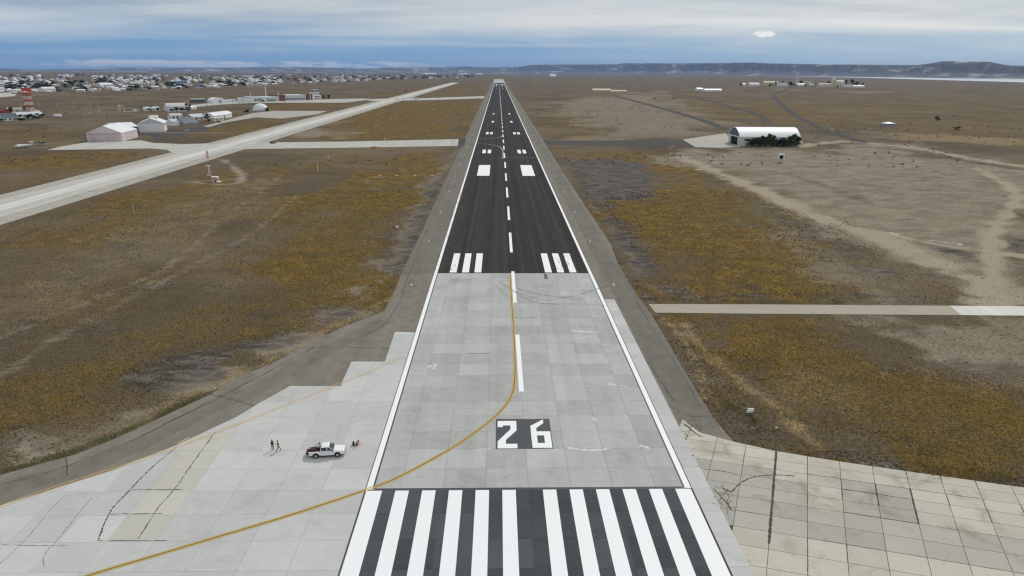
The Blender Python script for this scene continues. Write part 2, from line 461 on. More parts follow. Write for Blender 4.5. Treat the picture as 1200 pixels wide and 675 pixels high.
# ------------------------------------------------------------------ ground
def vnoise(x, y, seed=0):
    xi = np.floor(x).astype(np.int64); yi = np.floor(y).astype(np.int64)
    fx = x-xi; fy = y-yi; fx = fx*fx*(3-2*fx); fy = fy*fy*(3-2*fy)
    def h(a, b):
        k = (a*374761393+b*668265263+seed*1442695041) & 0xFFFFFFFF
        k = ((k ^ (k >> 13))*1274126177) & 0xFFFFFFFF
        k = (k ^ (k >> 16)) & 0xFFFF
        return k/65535.0
    return (h(xi, yi)*(1-fx)+h(xi+1, yi)*fx)*(1-fy)+(h(xi, yi+1)*(1-fx)+h(xi+1, yi+1)*fx)*fy
def fbm(x, y, oct=4, seed=0):
    s = 0; a = 0.5; n = 0
    for k in range(oct):
        s = s+a*vnoise(x, y, seed+k*17); n += a; a *= 0.55; x = x*2.03+11.3; y = y*2.03+5.7
    return s/n
def seg_dist(x, y, a, b):
    dx, dy = b[0]-a[0], b[1]-a[1]; L = dx*dx+dy*dy+1e-9
    u = np.clip(((x-a[0])*dx+(y-a[1])*dy)/L, 0, 1)
    return np.hypot(x-a[0]-u*dx, y-a[1]-u*dy)
def inside(x, y, poly):
    r = np.zeros(x.shape, bool); n = len(poly)
    for i in range(n):
        x0, y0 = poly[i]; x1, y1 = poly[(i+1) % n]
        if y0 == y1: continue
        c = ((y0 > y) != (y1 > y)) & (x < (x1-x0)*(y-y0)/(y1-y0)+x0)
        r ^= c
    return r
def sstep(v): v = np.clip(v, 0, 1); return v*v*(3-2*v)
def zone(x, y, poly, feather, nz, rag=1.0):
    """soft weight of a patch of ground; nz = ragged-edge noise in -1..1"""
    w = np.zeros(x.shape); px = [p[0] for p in poly]; py = [p[1] for p in poly]; f = feather*2.2
    k = np.where((x > min(px)-f) & (x < max(px)+f) & (y > min(py)-f) & (y < max(py)+f))[0]
    if len(k) == 0: return w
    xs, ys = x[k], y[k]; d = np.full(xs.shape, 1e9); n = len(poly)
    for i in range(n): d = np.minimum(d, seg_dist(xs, ys, poly[i], poly[(i+1) % n]))
    d = np.where(inside(xs, ys, poly), d, -d)
    w[k] = sstep(0.5+(d+nz[k]*feather*rag)/(2*feather)); return w
def track(x, y, pts, width, feather, nz, rag=0.5):
    w = np.zeros(x.shape); px = [p[0] for p in pts]; py = [p[1] for p in pts]; f = width+feather*3
    k = np.where((x > min(px)-f) & (x < max(px)+f) & (y > min(py)-f) & (y < max(py)+f))[0]
    if len(k) == 0: return w
    xs, ys = x[k], y[k]; d = np.full(xs.shape, 1e9)
    for i in range(len(pts)-1): d = np.minimum(d, seg_dist(xs, ys, pts[i], pts[i+1]))
    w[k] = sstep(0.5+(width/2-d+nz[k]*feather*rag)/(2*feather)); return w
PX = lambda *a: [P(*p) for p in a]

# outlines of the paved areas (surveyed)
LEFT_FILLET = PX((0,557),(50,543),(87,533),(133,515),(187,490),(247,462),(283,440),(317,427),(367,400),(400,384),(450,365),(463,340))+[(-31.8,186),(-22.4,187.4),(-22.4,45),(-24,40),(-130,40),(-130,52)]
LEFT_APRON = [(-22.5,141.0)]+PX((463,389),(451,424),(412,424),(400,450),(400,452.7),(340,452.7),(303,473),(277,489),(207,522),(127,553),(0,593))+[(-130,45),(-130,40),(-22.5,40)]
RIGHT_APRON = [(26.05,98.5)]+PX((800,491.7),(820,507),(860,518),(910,529),(983,541),(1073,554),(1200,571.7),(1330,590))+[(130,66),(130,40),(26.05,40)]
RIGHT_SHOULDER = [(22.4,93),(33.6,93.7)]+PX((833,487),(811,450),(781,398.5),(761.5,366),(741,338),(727,318),(715.6,286),(664.4,209))+[(34.0,560),(34.5,1200),(34.5,3420),(22.4,3420)]
LEFT_SHOULDER = [(-22.4,187.4),(-31.8,186),(-31.7,242.5),(-32.2,368.3),(-32.6,568),(-33.5,792),(-34.0,1600),(-34.0,3420),(-22.4,3420)]
PAVED = [LEFT_FILLET, RIGHT_APRON, RIGHT_SHOULDER, LEFT_SHOULDER, [(-23,40),(26,40),(26,190),(-23,190)]]

def paint_ground(x, y):
    """kinds of vegetation and soil over the airfield -> weights (ochre grass, bare soil, dark soil, white crust), (straw, green)"""
    n8 = fbm(x/9, y/9, 4, 1)*2-1; n30 = fbm(x/34, y/34, 4, 2)*2-1; n120 = fbm(x/150, y/150, 4, 3)*2-1; n3 = fbm(x/2.6, y/2.6, 3, 4)*2-1
    nn = lambda f: (n3 if f < 2 else n8 if f < 9 else n30 if f < 40 else n120)*1.5
    och = np.zeros(x.shape); bare = och.copy(); dark = och.copy(); white = och.copy(); straw = och.copy(); green = och.copy(); dust = och.copy()
    def Z(ch, wgt, f, *pts):
        np.maximum(ch, wgt*zone(x, y, PX(*pts), f*1.7, nn(f*1.2), 1.5), out=ch)
    def T(ch, wgt, w, f, *pts):
        np.maximum(ch, wgt*track(x, y, smooth_line(PX(*pts), 5), w, f*1.5, nn(f), 0.9), out=ch)
    # --- left of the runway
    Z(och,.92,10,(415,196),(505,178),(530,180),(512,225),(480,290),(425,345),(330,372),(270,400),(205,425),(140,470),(60,497),(-20,512),(-20,440),(80,440),(150,395),(230,365),(270,325),(300,285),(340,245),(380,215))
    Z(och,.72,9,(-20,280),(100,238),(200,217),(300,196),(420,185),(320,230),(250,280),(150,305),(60,335),(-20,350))
    Z(och,.40,8,(-20,350),(150,305),(260,300),(150,390),(-20,440))
    Z(och,.85,22,(330,163),(345,148),(420,122),(562,117),(552,162))
    Z(och,.75,60,(460,112),(520,98),(566,98),(563,113))
    Z(och,.75,12,(0,182),(178,177),(150,192),(0,226))
    Z(och,.70,14,(225,158),(240,150),(300,140),(350,135),(310,152),(268,163))
    Z(och,.70,20,(300,127),(330,120),(418,119),(385,128),(340,130))
    Z(och,.45,12,(0,170),(100,168),(90,150),(0,150))
    Z(bare,.30,8,(-20,310),(120,262),(320,200),(350,200),(300,245),(250,292),(180,332),(100,372),(-20,425))
    Z(bare,.85,3.0,(527,186),(538,175),(522,212),(500,265),(478,318),(440,352),(398,380),(330,417),(250,457),(120,512),(-20,556),(-20,520),(60,508),(120,495),(230,447),(320,400),(380,372),(430,335),(465,285),(492,230))
    Z(dark,.75,2.5,(530,190),(541,172),(518,225),(492,290),(470,335),(440,350),(455,315),(480,265),(505,215))
    Z(dark,.75,4.5,(200,420),(260,398),(330,388),(300,405),(240,430),(150,470),(130,470))
    Z(dark,.65,3.0,(100,470),(150,455),(200,440),(160,470),(110,480))
    Z(dark,.6,2.5,(380,370),(420,352),(440,355),(410,375),(360,392))
    T(green,.85,1.7,.7,(-20,560),(30,545),(87,528),(133,510),(187,487),(245,459))
    T(green,.45,3,1.5,(-10,290),(60,262),(85,246),(60,262))
    T(straw,.55,1.5,1.2,(465,345),(420,368),(350,404),(300,430),(250,452),(180,480))
    Z(bare,.75,20,(335,160),(350,150),(400,143),(390,155),(350,162))
    for (w,pts) in ((2.2,((0,395),(110,350),(200,310),(262,255),(330,205))),(1.3,((0,440),(95,380),(180,330),(250,262))),(1.6,((60,400),(190,330),(300,270),(350,225)))):
        T(bare,.5,w,1.4,*pts)
    T(dust,.6,4,2,(247,186),(262,188),(276,198),(284,206),(282,213),(262,216),(230,214))
    T(bare,.5,5,3,(220,213),(250,212),(300,208))
    T(bare,.5,10,6,(0,150),(100,147),(170,145))
    T(dust,.7,5,2,(95,134),(115,131),(140,130),(165,131))
    T(bare,.45,20,20,(0,115),(110,108),(300,101),(420,98))
    # --- right of the runway
    Z(dark,1.25,5,(668,190),(700,186),(735,187),(762,203),(768,222),(755,232),(722,235),(690,232),(678,212))
    Z(dark,.75,2.5,(655,190),(672,190),(690,235),(720,270),(745,310),(775,345),(800,352),(760,300),(735,262),(720,240),(700,238),(690,225))
    Z(dark,.7,1.5,(728,318),(742,325),(770,352),(758,352))
    T(bare,.75,2.2,2.0,(695,240),(715,262),(735,290),(750,320))
    Z(bare,.5,4,(735,320),(765,318),(790,345),(770,355))
    Z(och,1.0,9,(725,250),(770,232),(770,205),(760,190),(820,195),(880,220),(950,262),(985,300),(1000,345),(950,355),(800,355),(770,330),(745,290))
    Z(bare,.45,6,(880,240),(960,280),(1040,330),(1030,350),(960,330),(900,280))
    Z(dark,.55,4,(820,205),(900,238),(1000,290),(1060,330),(1010,320),(940,275),(870,235))
    Z(bare,.80,14,(800,184),(850,175),(950,178),(1020,168),(1230,205),(1230,360),(1170,345),(1080,302),(980,262),(880,214))
    Z(bare,.55,25,(645,118),(770,108),(860,150),(800,163),(690,165),(660,140))
    Z(och,.75,15,(640,125),(680,140),(720,155),(700,163),(655,160),(630,120))
    Z(och,.7,10,(660,178),(760,178),(830,190),(760,195),(680,186))
    Z(och,.6,25,(850,118),(900,117),(960,135),(1000,150),(940,148),(900,150),(870,125))
    Z(och,.40,40,(900,112),(1200,112),(1230,170),(1060,160),(960,140))
    Z(och,.6,25,(735,112),(800,118),(870,128),(890,135),(840,142),(790,130))
    Z(straw,.5,10,(990,152),(1100,158),(1230,165),(1230,172),(1080,165))
    Z(och,.95,6,(785,372),(850,371),(960,372),(990,392),(1030,410),(1080,432),(1230,470),(1230,575),(1100,552),(980,530),(930,490),(880,445),(830,400))
    Z(bare,.60,5,(985,376),(1080,371),(1230,372),(1230,455),(1150,445),(1080,425),(1030,400))
    Z(bare,.30,4,(850,450),(950,440),(1050,480),(1030,500),(930,480))
    Z(dark,.7,1.2,(960,522),(1073,546),(1230,566),(1230,576),(1073,556),(983,543),(930,530))
    Z(dark,.5,2,(940,480),(1050,500),(1080,520),(1000,515))
    Z(dark,.5,2.5,(770,372),(800,385),(830,430),(880,480),(920,520),(880,515),(840,480),(800,420))
    T(straw,.7,1.2,1.0,(778,372),(790,385),(808,410),(820,440),(828,465))
    T(straw,.75,2.2,1.3,(800,376),(818,402),(842,425),(890,462),(930,495),(958,522))
    T(green,.75,1.2,.8,(845,465),(865,480),(885,492))
    T(green,.6,2.0,1.2,(770,350),(900,354),(1000,354))
    T(dark,.7,1.8,1.0,(800,354),(880,345),(1060,347),(1145,349))
    Z(dark,.8,5,(1085,285),(1150,293),(1160,310),(1120,310))
    Z(dark,.6,6,(1170,275),(1230,275),(1230,300),(1180,292))
    T(dust,1.,9,4,(800,184),(837,200),(905,230),(980,262),(1067,292),(1125,318),(1160,340),(1172,356))
    T(dust,.95,5,2.5,(1145,196),(1180,218),(1192,236),(1165,268),(1160,300),(1168,340))
    T(dust,.95,4,2,(980,262),(1050,276),(1110,288),(1200,300))
    T(dust,.7,3,2,(1172,356),(1200,345),(1230,335))
    T(dust,1.,9,4,(1013,167),(1076,174),(1139,186),(1210,197))
    T(dark,.75,7,3,(1000,172),(1060,176),(1130,188),(1210,201))
    T(dark,.6,9,5,(980,150),(1060,155),(1110,158),(1080,156))
    T(dust,1.,10,5,(935,172),(980,166),(1013,167))
    T(dark,.5,5,3,(900,200),(960,215),(1010,235),(1060,242))
    T(dark,.55,4,2.5,(1000,215),(1060,224),(1100,222))
    T(dark,.5,4,2.5,(1060,205),(1130,205))
    T(white,.7,1.5,1.6,(1045,273),(1062,278)); T(white,.7,1.6,1.8,(1085,281),(1110,284),(1130,287))
    T(white,.5,1.3,.8,(920,201),(945,199)); T(white,.6,1.2,.8,(960,250),(975,256))
    T(bare,.9,30,12,(740,108.5),(800,107),(810,107))
    T(dark,.6,60,60,(640,96),(700,97),(800,98),(900,96)); T(dark,.5,40,40,(760,102),(840,104))
    T(bare,.7,30,15,(900,104),(960,107),(1050,108),(1000,109))
    # --- scattered small natural patches everywhere
    bare = np.maximum(bare, 0.55*sstep((n30*.6+n8*.5-0.32)/0.35))
    dark = np.maximum(dark, 0.42*sstep((fbm(x/16+40, y/11, 4, 9)*2-1-0.22)/0.3))
    och = och*(0.66+0.34*sstep((n30*1.1+n8*.9+0.55)/1.1))
    return och, bare, dark, white, straw, green, dust

yy = np.arange(705.0, 84.2, -1.2)
rows = [-700, -300, -120, -60, -20, 0, 12, 24, 34, 42, 48, 53] + [48200.0/(v-82.9)-18.0 for v in yy]
rows = sorted(rows); rows += [rows[-1]*k for k in (1.12, 1.25)]; rows = np.array(rows)
u_in = np.arange(-0.86, 0.8601, 0.0022)
u_out = np.array([.9, 1.0, 1.15, 1.35, 1.6, 2.0, 2.6, 3.5])
us = np.concatenate([-u_out[::-1], u_in, u_out])
ww = np.sqrt((rows+18.0)**2+60.0**2)
GX = np.clip(CAMX+ww[:, None]*us[None, :], -44000, 44000); GY = np.repeat(rows[:, None], len(us), 1)
gx, gy = GX.ravel(), GY.ravel()
rr = np.hypot(gx-CAMX, gy)
gzv = GZ-np.maximum(0, rr-4000)**2/(2*5.2e6)
# spoil heaps and hollows on the dirt field beyond the service road
mz = zone(gx, gy, PX((900,196),(960,182),(1060,190),(1150,205),(1215,235),(1215,262),(1110,262),(1000,240),(930,215)), 12, np.zeros(gx.shape))
gzv = gzv + mz*(np.maximum(0, fbm(gx/14, gy/9, 4, 21)-0.42)*3.4)
mz2 = zone(gx, gy, PX((890,172),(960,172),(1010,178),(1050,190),(960,196),(900,188)), 6, np.zeros(gx.shape))
gzv = gzv + mz2*(np.maximum(0, fbm(gx/7, gy/7, 3, 23)-0.42)*2.2)
gzv = gzv + (fbm(gx/3.1, gy/3.1, 3, 31)-0.5)*0.05*(rr < 500)
A = paint_ground(gx, gy)
nr, nc = len(rows), len(us)
idx = (np.arange(nr-1)[:, None]*nc+np.arange(nc-1)[None, :]).ravel()
quads = np.stack([idx, idx+1, idx+nc+1, idx+nc], 1).astype(np.int32)
me = bpy.data.meshes.new('ground')
me.vertices.add(nr*nc); me.vertices.foreach_set('co', np.stack([gx, gy, gzv], 1).astype(np.float32).ravel())
me.loops.add(quads.size); me.loops.foreach_set('vertex_index', quads.ravel())
me.polygons.add(len(quads)); me.polygons.foreach_set('loop_start', np.arange(0, quads.size, 4, dtype=np.int32))
me.update(calc_edges=True)
me.polygons.foreach_set('use_smooth', np.ones(len(quads), bool))
for nm, ch in (('soil', A[0:4]), ('herb', (A[4], A[5], A[6], np.ones(len(gx))))):
    at = me.attributes.new(nm, 'FLOAT_COLOR', 'POINT'); at.data.foreach_set('color', np.stack(ch, 1).astype(np.float32).ravel())

m, t, b = new_mat('ground')
p = pos(t)
soil = t.node('ShaderNodeAttribute', attribute_name='soil'); herb = t.node('ShaderNodeAttribute', attribute_name='herb')
s3 = t.node('ShaderNodeSeparateColor'); t.l.new(soil.outputs['Color'], s3.inputs[0])
h3 = t.node('ShaderNodeSeparateColor'); t.l.new(herb.outputs['Color'], h3.inputs[0])
tuft = t.noise(p, 1.5, 4, 0.75); fine = t.noise(p, 5.5, 2, 0.7); med = t.noise(p, 0.16, 5, 0.65, 0.5); bigN = t.noise(p, 0.012, 5, 0.6, 0.8); wide = t.noise(t.vmul(p, (1, 1.6, 1)), 0.0035, 5, 0.62, 0.6)
scr = t.mix(t.ramp(bigN, 0.35, 0.65), (0.092, 0.068, 0.042), (0.165, 0.124, 0.078))
scr = t.mix(t.math('MULTIPLY', t.ramp(wide, 0.45, 0.7), 0.55), scr, (0.085, 0.062, 0.042))
scr = t.mix(t.math('MULTIPLY', t.ramp(med, 0.45, 0.7), 0.5), scr, (0.12, 0.105, 0.06))
oc = t.mix(t.ramp(med, 0.35, 0.68), (0.090, 0.064, 0.025), (0.200, 0.121, 0.030))
oc = t.mix(t.math('MULTIPLY', t.ramp(bigN, 0.50, 0.72), 0.6), oc, (0.10, 0.082, 0.03))
ba = t.mix(t.ramp(t.noise(t.vmul(p, (0.8, 1.1, 1)), 0.09, 6, 0.66, 0.4), 0.30, 0.70), (0.180, 0.147, 0.107), (0.275, 0.23, 0.172))
da = t.mix(t.ramp(t.noise(t.vmul(p, (0.45, 1.2, 1)), 0.3, 6, 0.68, 0.8), 0.34, 0.66), (0.045, 0.039, 0.034), (0.15, 0.135, 0.118))
rag = t.math('MULTIPLY', t.math('SUBTRACT', t.math('ADD', t.math('MULTIPLY', tuft, 0.6), t.math('MULTIPLY', med, 0.4)), 0.5), 1.5)
def wgt(s, lo=0.02, hi=0.86):   # break the patch weights up tuft by tuft
    return t.ramp(t.math('ADD', s, t.math('MULTIPLY', rag, t.math('MINIMUM', t.math('MULTIPLY', s, 3.0), 0.8))), lo, hi)
c = t.mix(wgt(s3.outputs[0]), scr, oc)
c = t.mix(wgt(s3.outputs[1]), c, ba)
c = t.mix(wgt(s3.outputs[2]), c, da)
c = t.mix(wgt(h3.outputs[0]), c, (0.27, 0.195, 0.105))
c = t.mix(wgt(h3.outputs[2]), c, (0.325, 0.272, 0.202))
c = t.mix(wgt(h3.outputs[1]), c, (0.060, 0.062, 0.022))
c = t.mix(wgt(soil.outputs['Alpha'], 0.3, 0.8), c, (0.62, 0.60, 0.57))
mot = t.math('ADD', 0.42, t.math('ADD', t.math('MULTIPLY', t.ramp(tuft, 0.30, 0.70, False), 0.72), t.math('MULTIPLY', fine, 0.44)))
c = t.mix(1.0, c, t.comb(mot, mot, mot), 'MULTIPLY')
t.l.new(c, b.inputs['Base Color']); b.inputs['Roughness'].default_value = 0.95; b.inputs['Specular IOR Level'].default_value = 0.05
bump(t, b, t.math('ADD', tuft, t.math('MULTIPLY', fine, 0.4)), 0.8, 0.18)
g_o = obj('ground', me, 'ground'); tag(g_o, kind='structure')

# grass tufts standing on the near fields (real relief, uncountable)
def tufts(name, label, n, xr, yr, seed):
    r = np.random.default_rng(seed)
    v = r.random(n); d = 1/(v*(1/yr[0]-1/yr[1])+1/yr[1])               # denser near, as far as single tufts can still be seen
    x = CAMX+(d+18)*(xr[0]+(xr[1]-xr[0])*r.random(n)); y = d
    keep = np.ones(n, bool)
    for pg in PAVED: keep &= ~inside(x, y, pg)
    keep &= (x > -188)
    keep &= ~((x > 30) & (inside(x, y, PX((755,356),(1300,356),(1300,371),(765,370)))))
    x, y = x[keep], y[keep]
    a = paint_ground(x, y)
    prob = np.clip(0.45+0.75*a[0]-0.62*a[1]-0.25*a[2]+0.3*a[4]+0.5*a[5]-0.8*a[6], 0.02, 1)
    k = r.random(len(x)) < prob
    x, y = x[k], y[k]; a = [q[k] for q in a]; n = len(x)
    w = (0.10+0.20*r.random(n))*(1+0.35*a[0])*(1+np.clip((y-120)/260, 0, 1)*0.8); h = w*(0.5+0.6*r.random(n)); an = r.random(n)*6.283
    vs = np.empty((n, 5, 3), np.float32)
    for q in range(4):
        ang = an+q*1.5708+r.normal(0, .25, n); rw = w*(0.7+0.6*r.random(n))
        vs[:, q, 0] = x+np.cos(ang)*rw; vs[:, q, 1] = y+np.sin(ang)*rw; vs[:, q, 2] = GZ-0.04
    vs[:, 4, 0] = x+r.normal(0, .25, n)*w; vs[:, 4, 1] = y+r.normal(0, .25, n)*w; vs[:, 4, 2] = GZ+h
    o = np.arange(n)[:, None]*5
    tri = np.concatenate([np.concatenate([o+q, o+(q+1) % 4, o+4], 1) for q in range(4)], 1).astype(np.int32)
    me = bpy.data.meshes.new(name)
    me.vertices.add(n*5); me.vertices.foreach_set('co', vs.ravel())
    me.loops.add(tri.size); me.loops.foreach_set('vertex_index', tri.ravel())
    me.polygons.add(n*4); me.polygons.foreach_set('loop_start', np.arange(0, tri.size, 3, dtype=np.int32))
    me.update(calc_edges=True)
    base = np.array([0.115, 0.092, 0.054])[None, :]*(1-a[0])[:, None]+np.array([0.158, 0.103, 0.026])[None, :]*a[0][:, None]
    base = base*(1-0.6*a[4])[:, None]+np.array([0.36, 0.25, 0.12])[None, :]*(0.6*a[4])[:, None]
    base = base*(1-0.7*a[5])[:, None]+np.array([0.05, 0.06, 0.02])[None, :]*(0.7*a[5])[:, None]
    base = base*(1-0.7*a[1])[:, None]+np.array([0.20, 0.165, 0.115])[None, :]*(0.7*a[1])[:, None]
    base = base*(1-0.5*a[2])[:, None]
    base = base*(0.65+0.65*r.random(n))[:, None]*np.stack([1+r.normal(0, .05, n), np.ones(n), 1+r.normal(0, .15, n)], 1)
    colr = np.concatenate([np.clip(base, 0.004, 1), np.ones((n, 1))], 1).astype(np.float32)
    at = me.attributes.new('blade', 'FLOAT_COLOR', 'POINT'); at.data.foreach_set('color', np.repeat(colr, 5, 0).ravel())
    return tag(obj(name, me, 'grass_tuft'), label, 'grass', kind='stuff')
m, t, b = new_mat('grass_tuft')
at = t.node('ShaderNodeAttribute', attribute_name='blade'); t.l.new(at.outputs['Color'], b.inputs['Base Color'])
b.inputs['Roughness'].default_value = 0.9; b.inputs['Specular IOR Level'].default_value = 0.05
tufts('dry_grass', 'ochre and brown dry grass tufts on the field left of the runway', 150000, (-0.84, -0.05), (76, 330), 5)
tufts('dry_grass', 'ochre and brown dry grass tufts on the field right of the runway', 130000, (0.08, 0.84), (72, 330), 6)

# ------------------------------------------------------------------ paved setting
def root(name):
    o = bpy.data.objects.new(name, None); COL.objects.link(o); o['kind'] = 'structure'; return o
Z_SH, Z_JT, Z_SL = 0.015, 0.012, 0.050
Z_MK = Z_SL+0.006

runway = root('runway')
rect('asphalt_surface', -22.45, 23.45, 187.5, 3420, Z_SL, 'asphalt_runway', runway)
rect('end_pad', -30, 30, 3420.5, 5000, Z_SL-0.05, 'concrete_taxi', runway)
XC = 0.5
RWY = [(-22.45,40),(-22.45,187.4),(23.45,187.4),(23.45,40)]
RSTRIP = [(23.5,40),(23.5,163.8),(26.05,163.8),(26.05,40)]
sheet('joint_filler', RWY, Z_JT+0.004, 'joint_runway', runway); sheet('joint_filler', RSTRIP, Z_JT+0.004, 'joint_runway', runway)
slabs(RSTRIP, (23.5, 81.4), 0.0, 2.6, 5.3, 0.035, Z_SL, lambda i, j, c: 'concrete_apron', runway)
slabs(RWY, (0.4, 81.4), 0.0, 6.0, 5.3, 0.035, Z_SL, lambda i, j, c: 'concrete_black' if j < 0 else 'concrete_runway', runway)

left_shoulder = root('left_shoulder')
sheet('asphalt_surface', LEFT_SHOULDER, Z_SH+0.004, 'asphalt_shoulder_dark', left_shoulder)
right_shoulder = root('right_shoulder')
sheet('asphalt_surface', RIGHT_SHOULDER, Z_SH+0.004, 'asphalt_shoulder', right_shoulder)
ribbon('lane_strip', [(29.6, 96), (29.6, 560), (30, 3300)], 6.2, Z_SH+0.012, 'asphalt_shoulder_dark', right_shoulder)
fillet = root('fillet_pavement')
sheet('asphalt_surface', LEFT_FILLET, Z_SH, 'asphalt_shoulder', fillet)
ribbon('lane_strip', PX((-60,590),(0,572),(87,552),(133,534),(187,508),(247,478),(303,455),(367,418),(415,395),(452,376)), 4.4, Z_SH+0.006, 'asphalt_shoulder_dark', fillet, smooth=4)
for k, pts in enumerate([((0,592),(80,566),(150,543)), ((0,568),(77,547),(163,513)), ((77,537),(79,558)), ((190,498),(250,470),(310,438),(370,406)), ((247,462),(265,466)), ((360,407),(412,407),(470,409)), ((266,467),(300,476)), ((163,513),(230,478),(290,448)), ((405,400),(450,380),(475,340))]):
    ribbon('crack', PX(*pts), 0.16, Z_SH+0.014, 'crack', fillet, jit=0.10, smooth=14, rag=0.6)
for pts in [((668,300),(700,350),(748,410),(790,470)), ((745,352),(765,385),(800,440),(822,480)), ((745,352),(760,350)), ((775,470),(806,487),(833,487)), ((640,240),(668,300))]:
    ribbon('crack', PX(*pts), 0.13, Z_SH+0.020, 'crack', right_shoulder, jit=0.06, smooth=10, rag=0.6)
for pts in [((488,300),(500,270),(530,205)), ((470,345),(488,300)), ((500,262),(512,262))]:
    ribbon('crack', PX(*pts), 0.13, Z_SH+0.020, 'crack', left_shoulder, jit=0.06, smooth=10, rag=0.6)

left_apron = root('left_apron')
sheet('joint_filler', LEFT_APRON, Z_JT+0.012, 'joint_runway', left_apron)
CREAM = PX((115,634),(130,604),(160,575),(205,533),(240,510),(300,478),(313,470),(290,510),(255,560),(215,610),(195,635))
def left_mat(i, j, c):
    return 'concrete_cream' if inside(np.array([c[0]]), np.array([c[1]]), CREAM)[0] else 'concrete_apron'
slabs(LEFT_APRON, (-22.5, 81.4), 0.0, 6.0, 5.3, 0.03, Z_SL, left_mat, left_apron)
for pts, w in [(((115,634),(122,615),(132,596),(150,577),(175,551),(207,524)), .17), (((162,632),(185,596),(205,573),(228,540),(252,507)), .12), (((115,634),(195,634)), .10), (((52,665),(52,650),(70,630),(90,605),(108,583)), .06), (((0,661),(35,627),(60,597),(77,580)), .05), (((0,639),(80,640)), .08), (((125,603),(190,602)), .11), (((155,574),(215,574)), .11)]:
    ribbon('crack', PX(*pts), w, Z_SL+0.004, 'crack', left_apron, jit=0.05, smooth=16, rag=0.75)

right_apron = root('right_apron')
sheet('joint_filler', RIGHT_APRON, Z_JT+0.012, 'joint', right_apron)
ANG, VANG = R(-16.3), R(66.3)
o5 = P(940, 593); k5 = P(907, 562)
_dt = math.cos(ANG)*math.sin(VANG)-math.sin(ANG)*math.cos(VANG)
u5 = ((k5[0]-o5[0])*math.sin(VANG)-(k5[1]-o5[1])*math.cos(VANG))/_dt
o5 = (o5[0]+u5*math.cos(ANG), o5[1]+u5*math.sin(ANG))
VL = [(-9, -29., -25.2), (-8, -25.2, -21.6), (-7, -21.6, -18.), (-6, -18., -14.2), (-5, -14.2, -10.6), (-4, -10.6, -7.0), (-3, -7.0, -3.5), (-2, -3.5, 0.), (0, 0., 2.9), (1, 2.9, 5.7), (2, 5.7, 8.4), (3, 8.4, 11.1), (4, 11.1, 13.9), (5, 13.9, 18.), (6, 18., 22.)]
def right_mat(i, j, c):
    if i < -1 and j < -3: return 'concrete_apron'
    if j in (-2, -3): return 'concrete_grey'
    if i < 0 and -4 < j < 3: return 'concrete_grey'
    if i == 0 and j in (0, 1) or (i, j) in ((2, 2), (2, 1), (3, 1), (2, 0), (3, 0), (3, 2)): return 'concrete_grey'
    return 'concrete_old'
slabs(RIGHT_APRON, o5, ANG, 4.5, 3.0, 0.07, Z_SL, right_mat, right_apron, VANG, VL)
def gp(u, v): return (o5[0]+4.5*u*math.cos(ANG)+v*math.cos(VANG), o5[1]+4.5*u*math.sin(ANG)+v*math.sin(VANG))
for (u0, v0), (u1, v1), w in (((0, -9.5), (0, 14.2), .34), ((3, 2.9), (3, 8.4), .20), ((4, 0), (4, 8.4), .24), ((3, 5.7), (4, 5.7), .12), ((2, 5.7), (3, 5.7), .20), ((1, 8.4), (6, 8.4), .11), ((2, 0), (4, 0), .16), ((5, 8.4), (5, 5), .13), ((6, 8.4), (6, 3), .12), ((7, 8.4), (7, 0), .12), ((1, -7), (3, -7), .14), ((3, -7), (8, -7), .10), ((1, 14), (1, 8), .10), ((1, 2.9), (1, 0), .10), ((2, 8.4), (2, 2.9), .12), ((4, 14), (4, 11), .12), ((5, 14), (5, 11.5), .14), ((6, 14), (6, 11), .12), ((1, -7), (1, -14), .12), ((-1, -3.5), (0, -3.5), .10), ((-1, 8.4), (-1, 13.5), .10), ((2, -7), (2, -10.6), .12)):
    n_ = max(3, int(math.hypot((u1-u0)*4.5, v1-v0)/.35))
    ribbon('crack', [gp(u0+(u1-u0)*k/n_, v0+(v1-v0)*k/n_) for k in range(n_+1)], w, Z_SL+0.004, 'crack', right_apron, jit=0.025, rag=0.28)
for pts, w in [(((857,577),(870,565),(885,559),(910,557),(930,558)), .20), (((846,572),(857,577)), .25), (((836,573),(852,590),(856,598)), .2), (((802,497),(815,508),(822,512)), .25), (((825,550),(850,553),(872,560)), .10)]:
    ribbon('crack', PX(*pts), w, Z_SL+0.0045, 'crack', right_apron, jit=0.03, smooth=16, rag=0.45)
for q in range(26):
    a_ = P(random.uniform(838, 856), random.uniform(572, 598)); l = random.uniform(.5, 1.6); an = random.uniform(0, 6.28)
    ribbon('crack', [a_, (a_[0]+l*math.cos(an), a_[1]+l*math.sin(an))], .07, Z_SL+0.004, 'crack', right_apron, jit=.1, smooth=5, rag=.6)
for q in range(22):
    a_ = P(random.uniform(801, 822), random.uniform(495, 512)); l = random.uniform(.5, 1.6); an = random.uniform(0, 6.28)
    ribbon('crack', [a_, (a_[0]+l*math.cos(an), a_[1]+l*math.sin(an))], .08, Z_SL+0.004, 'crack', right_apron, jit=.1, smooth=5, rag=.6)

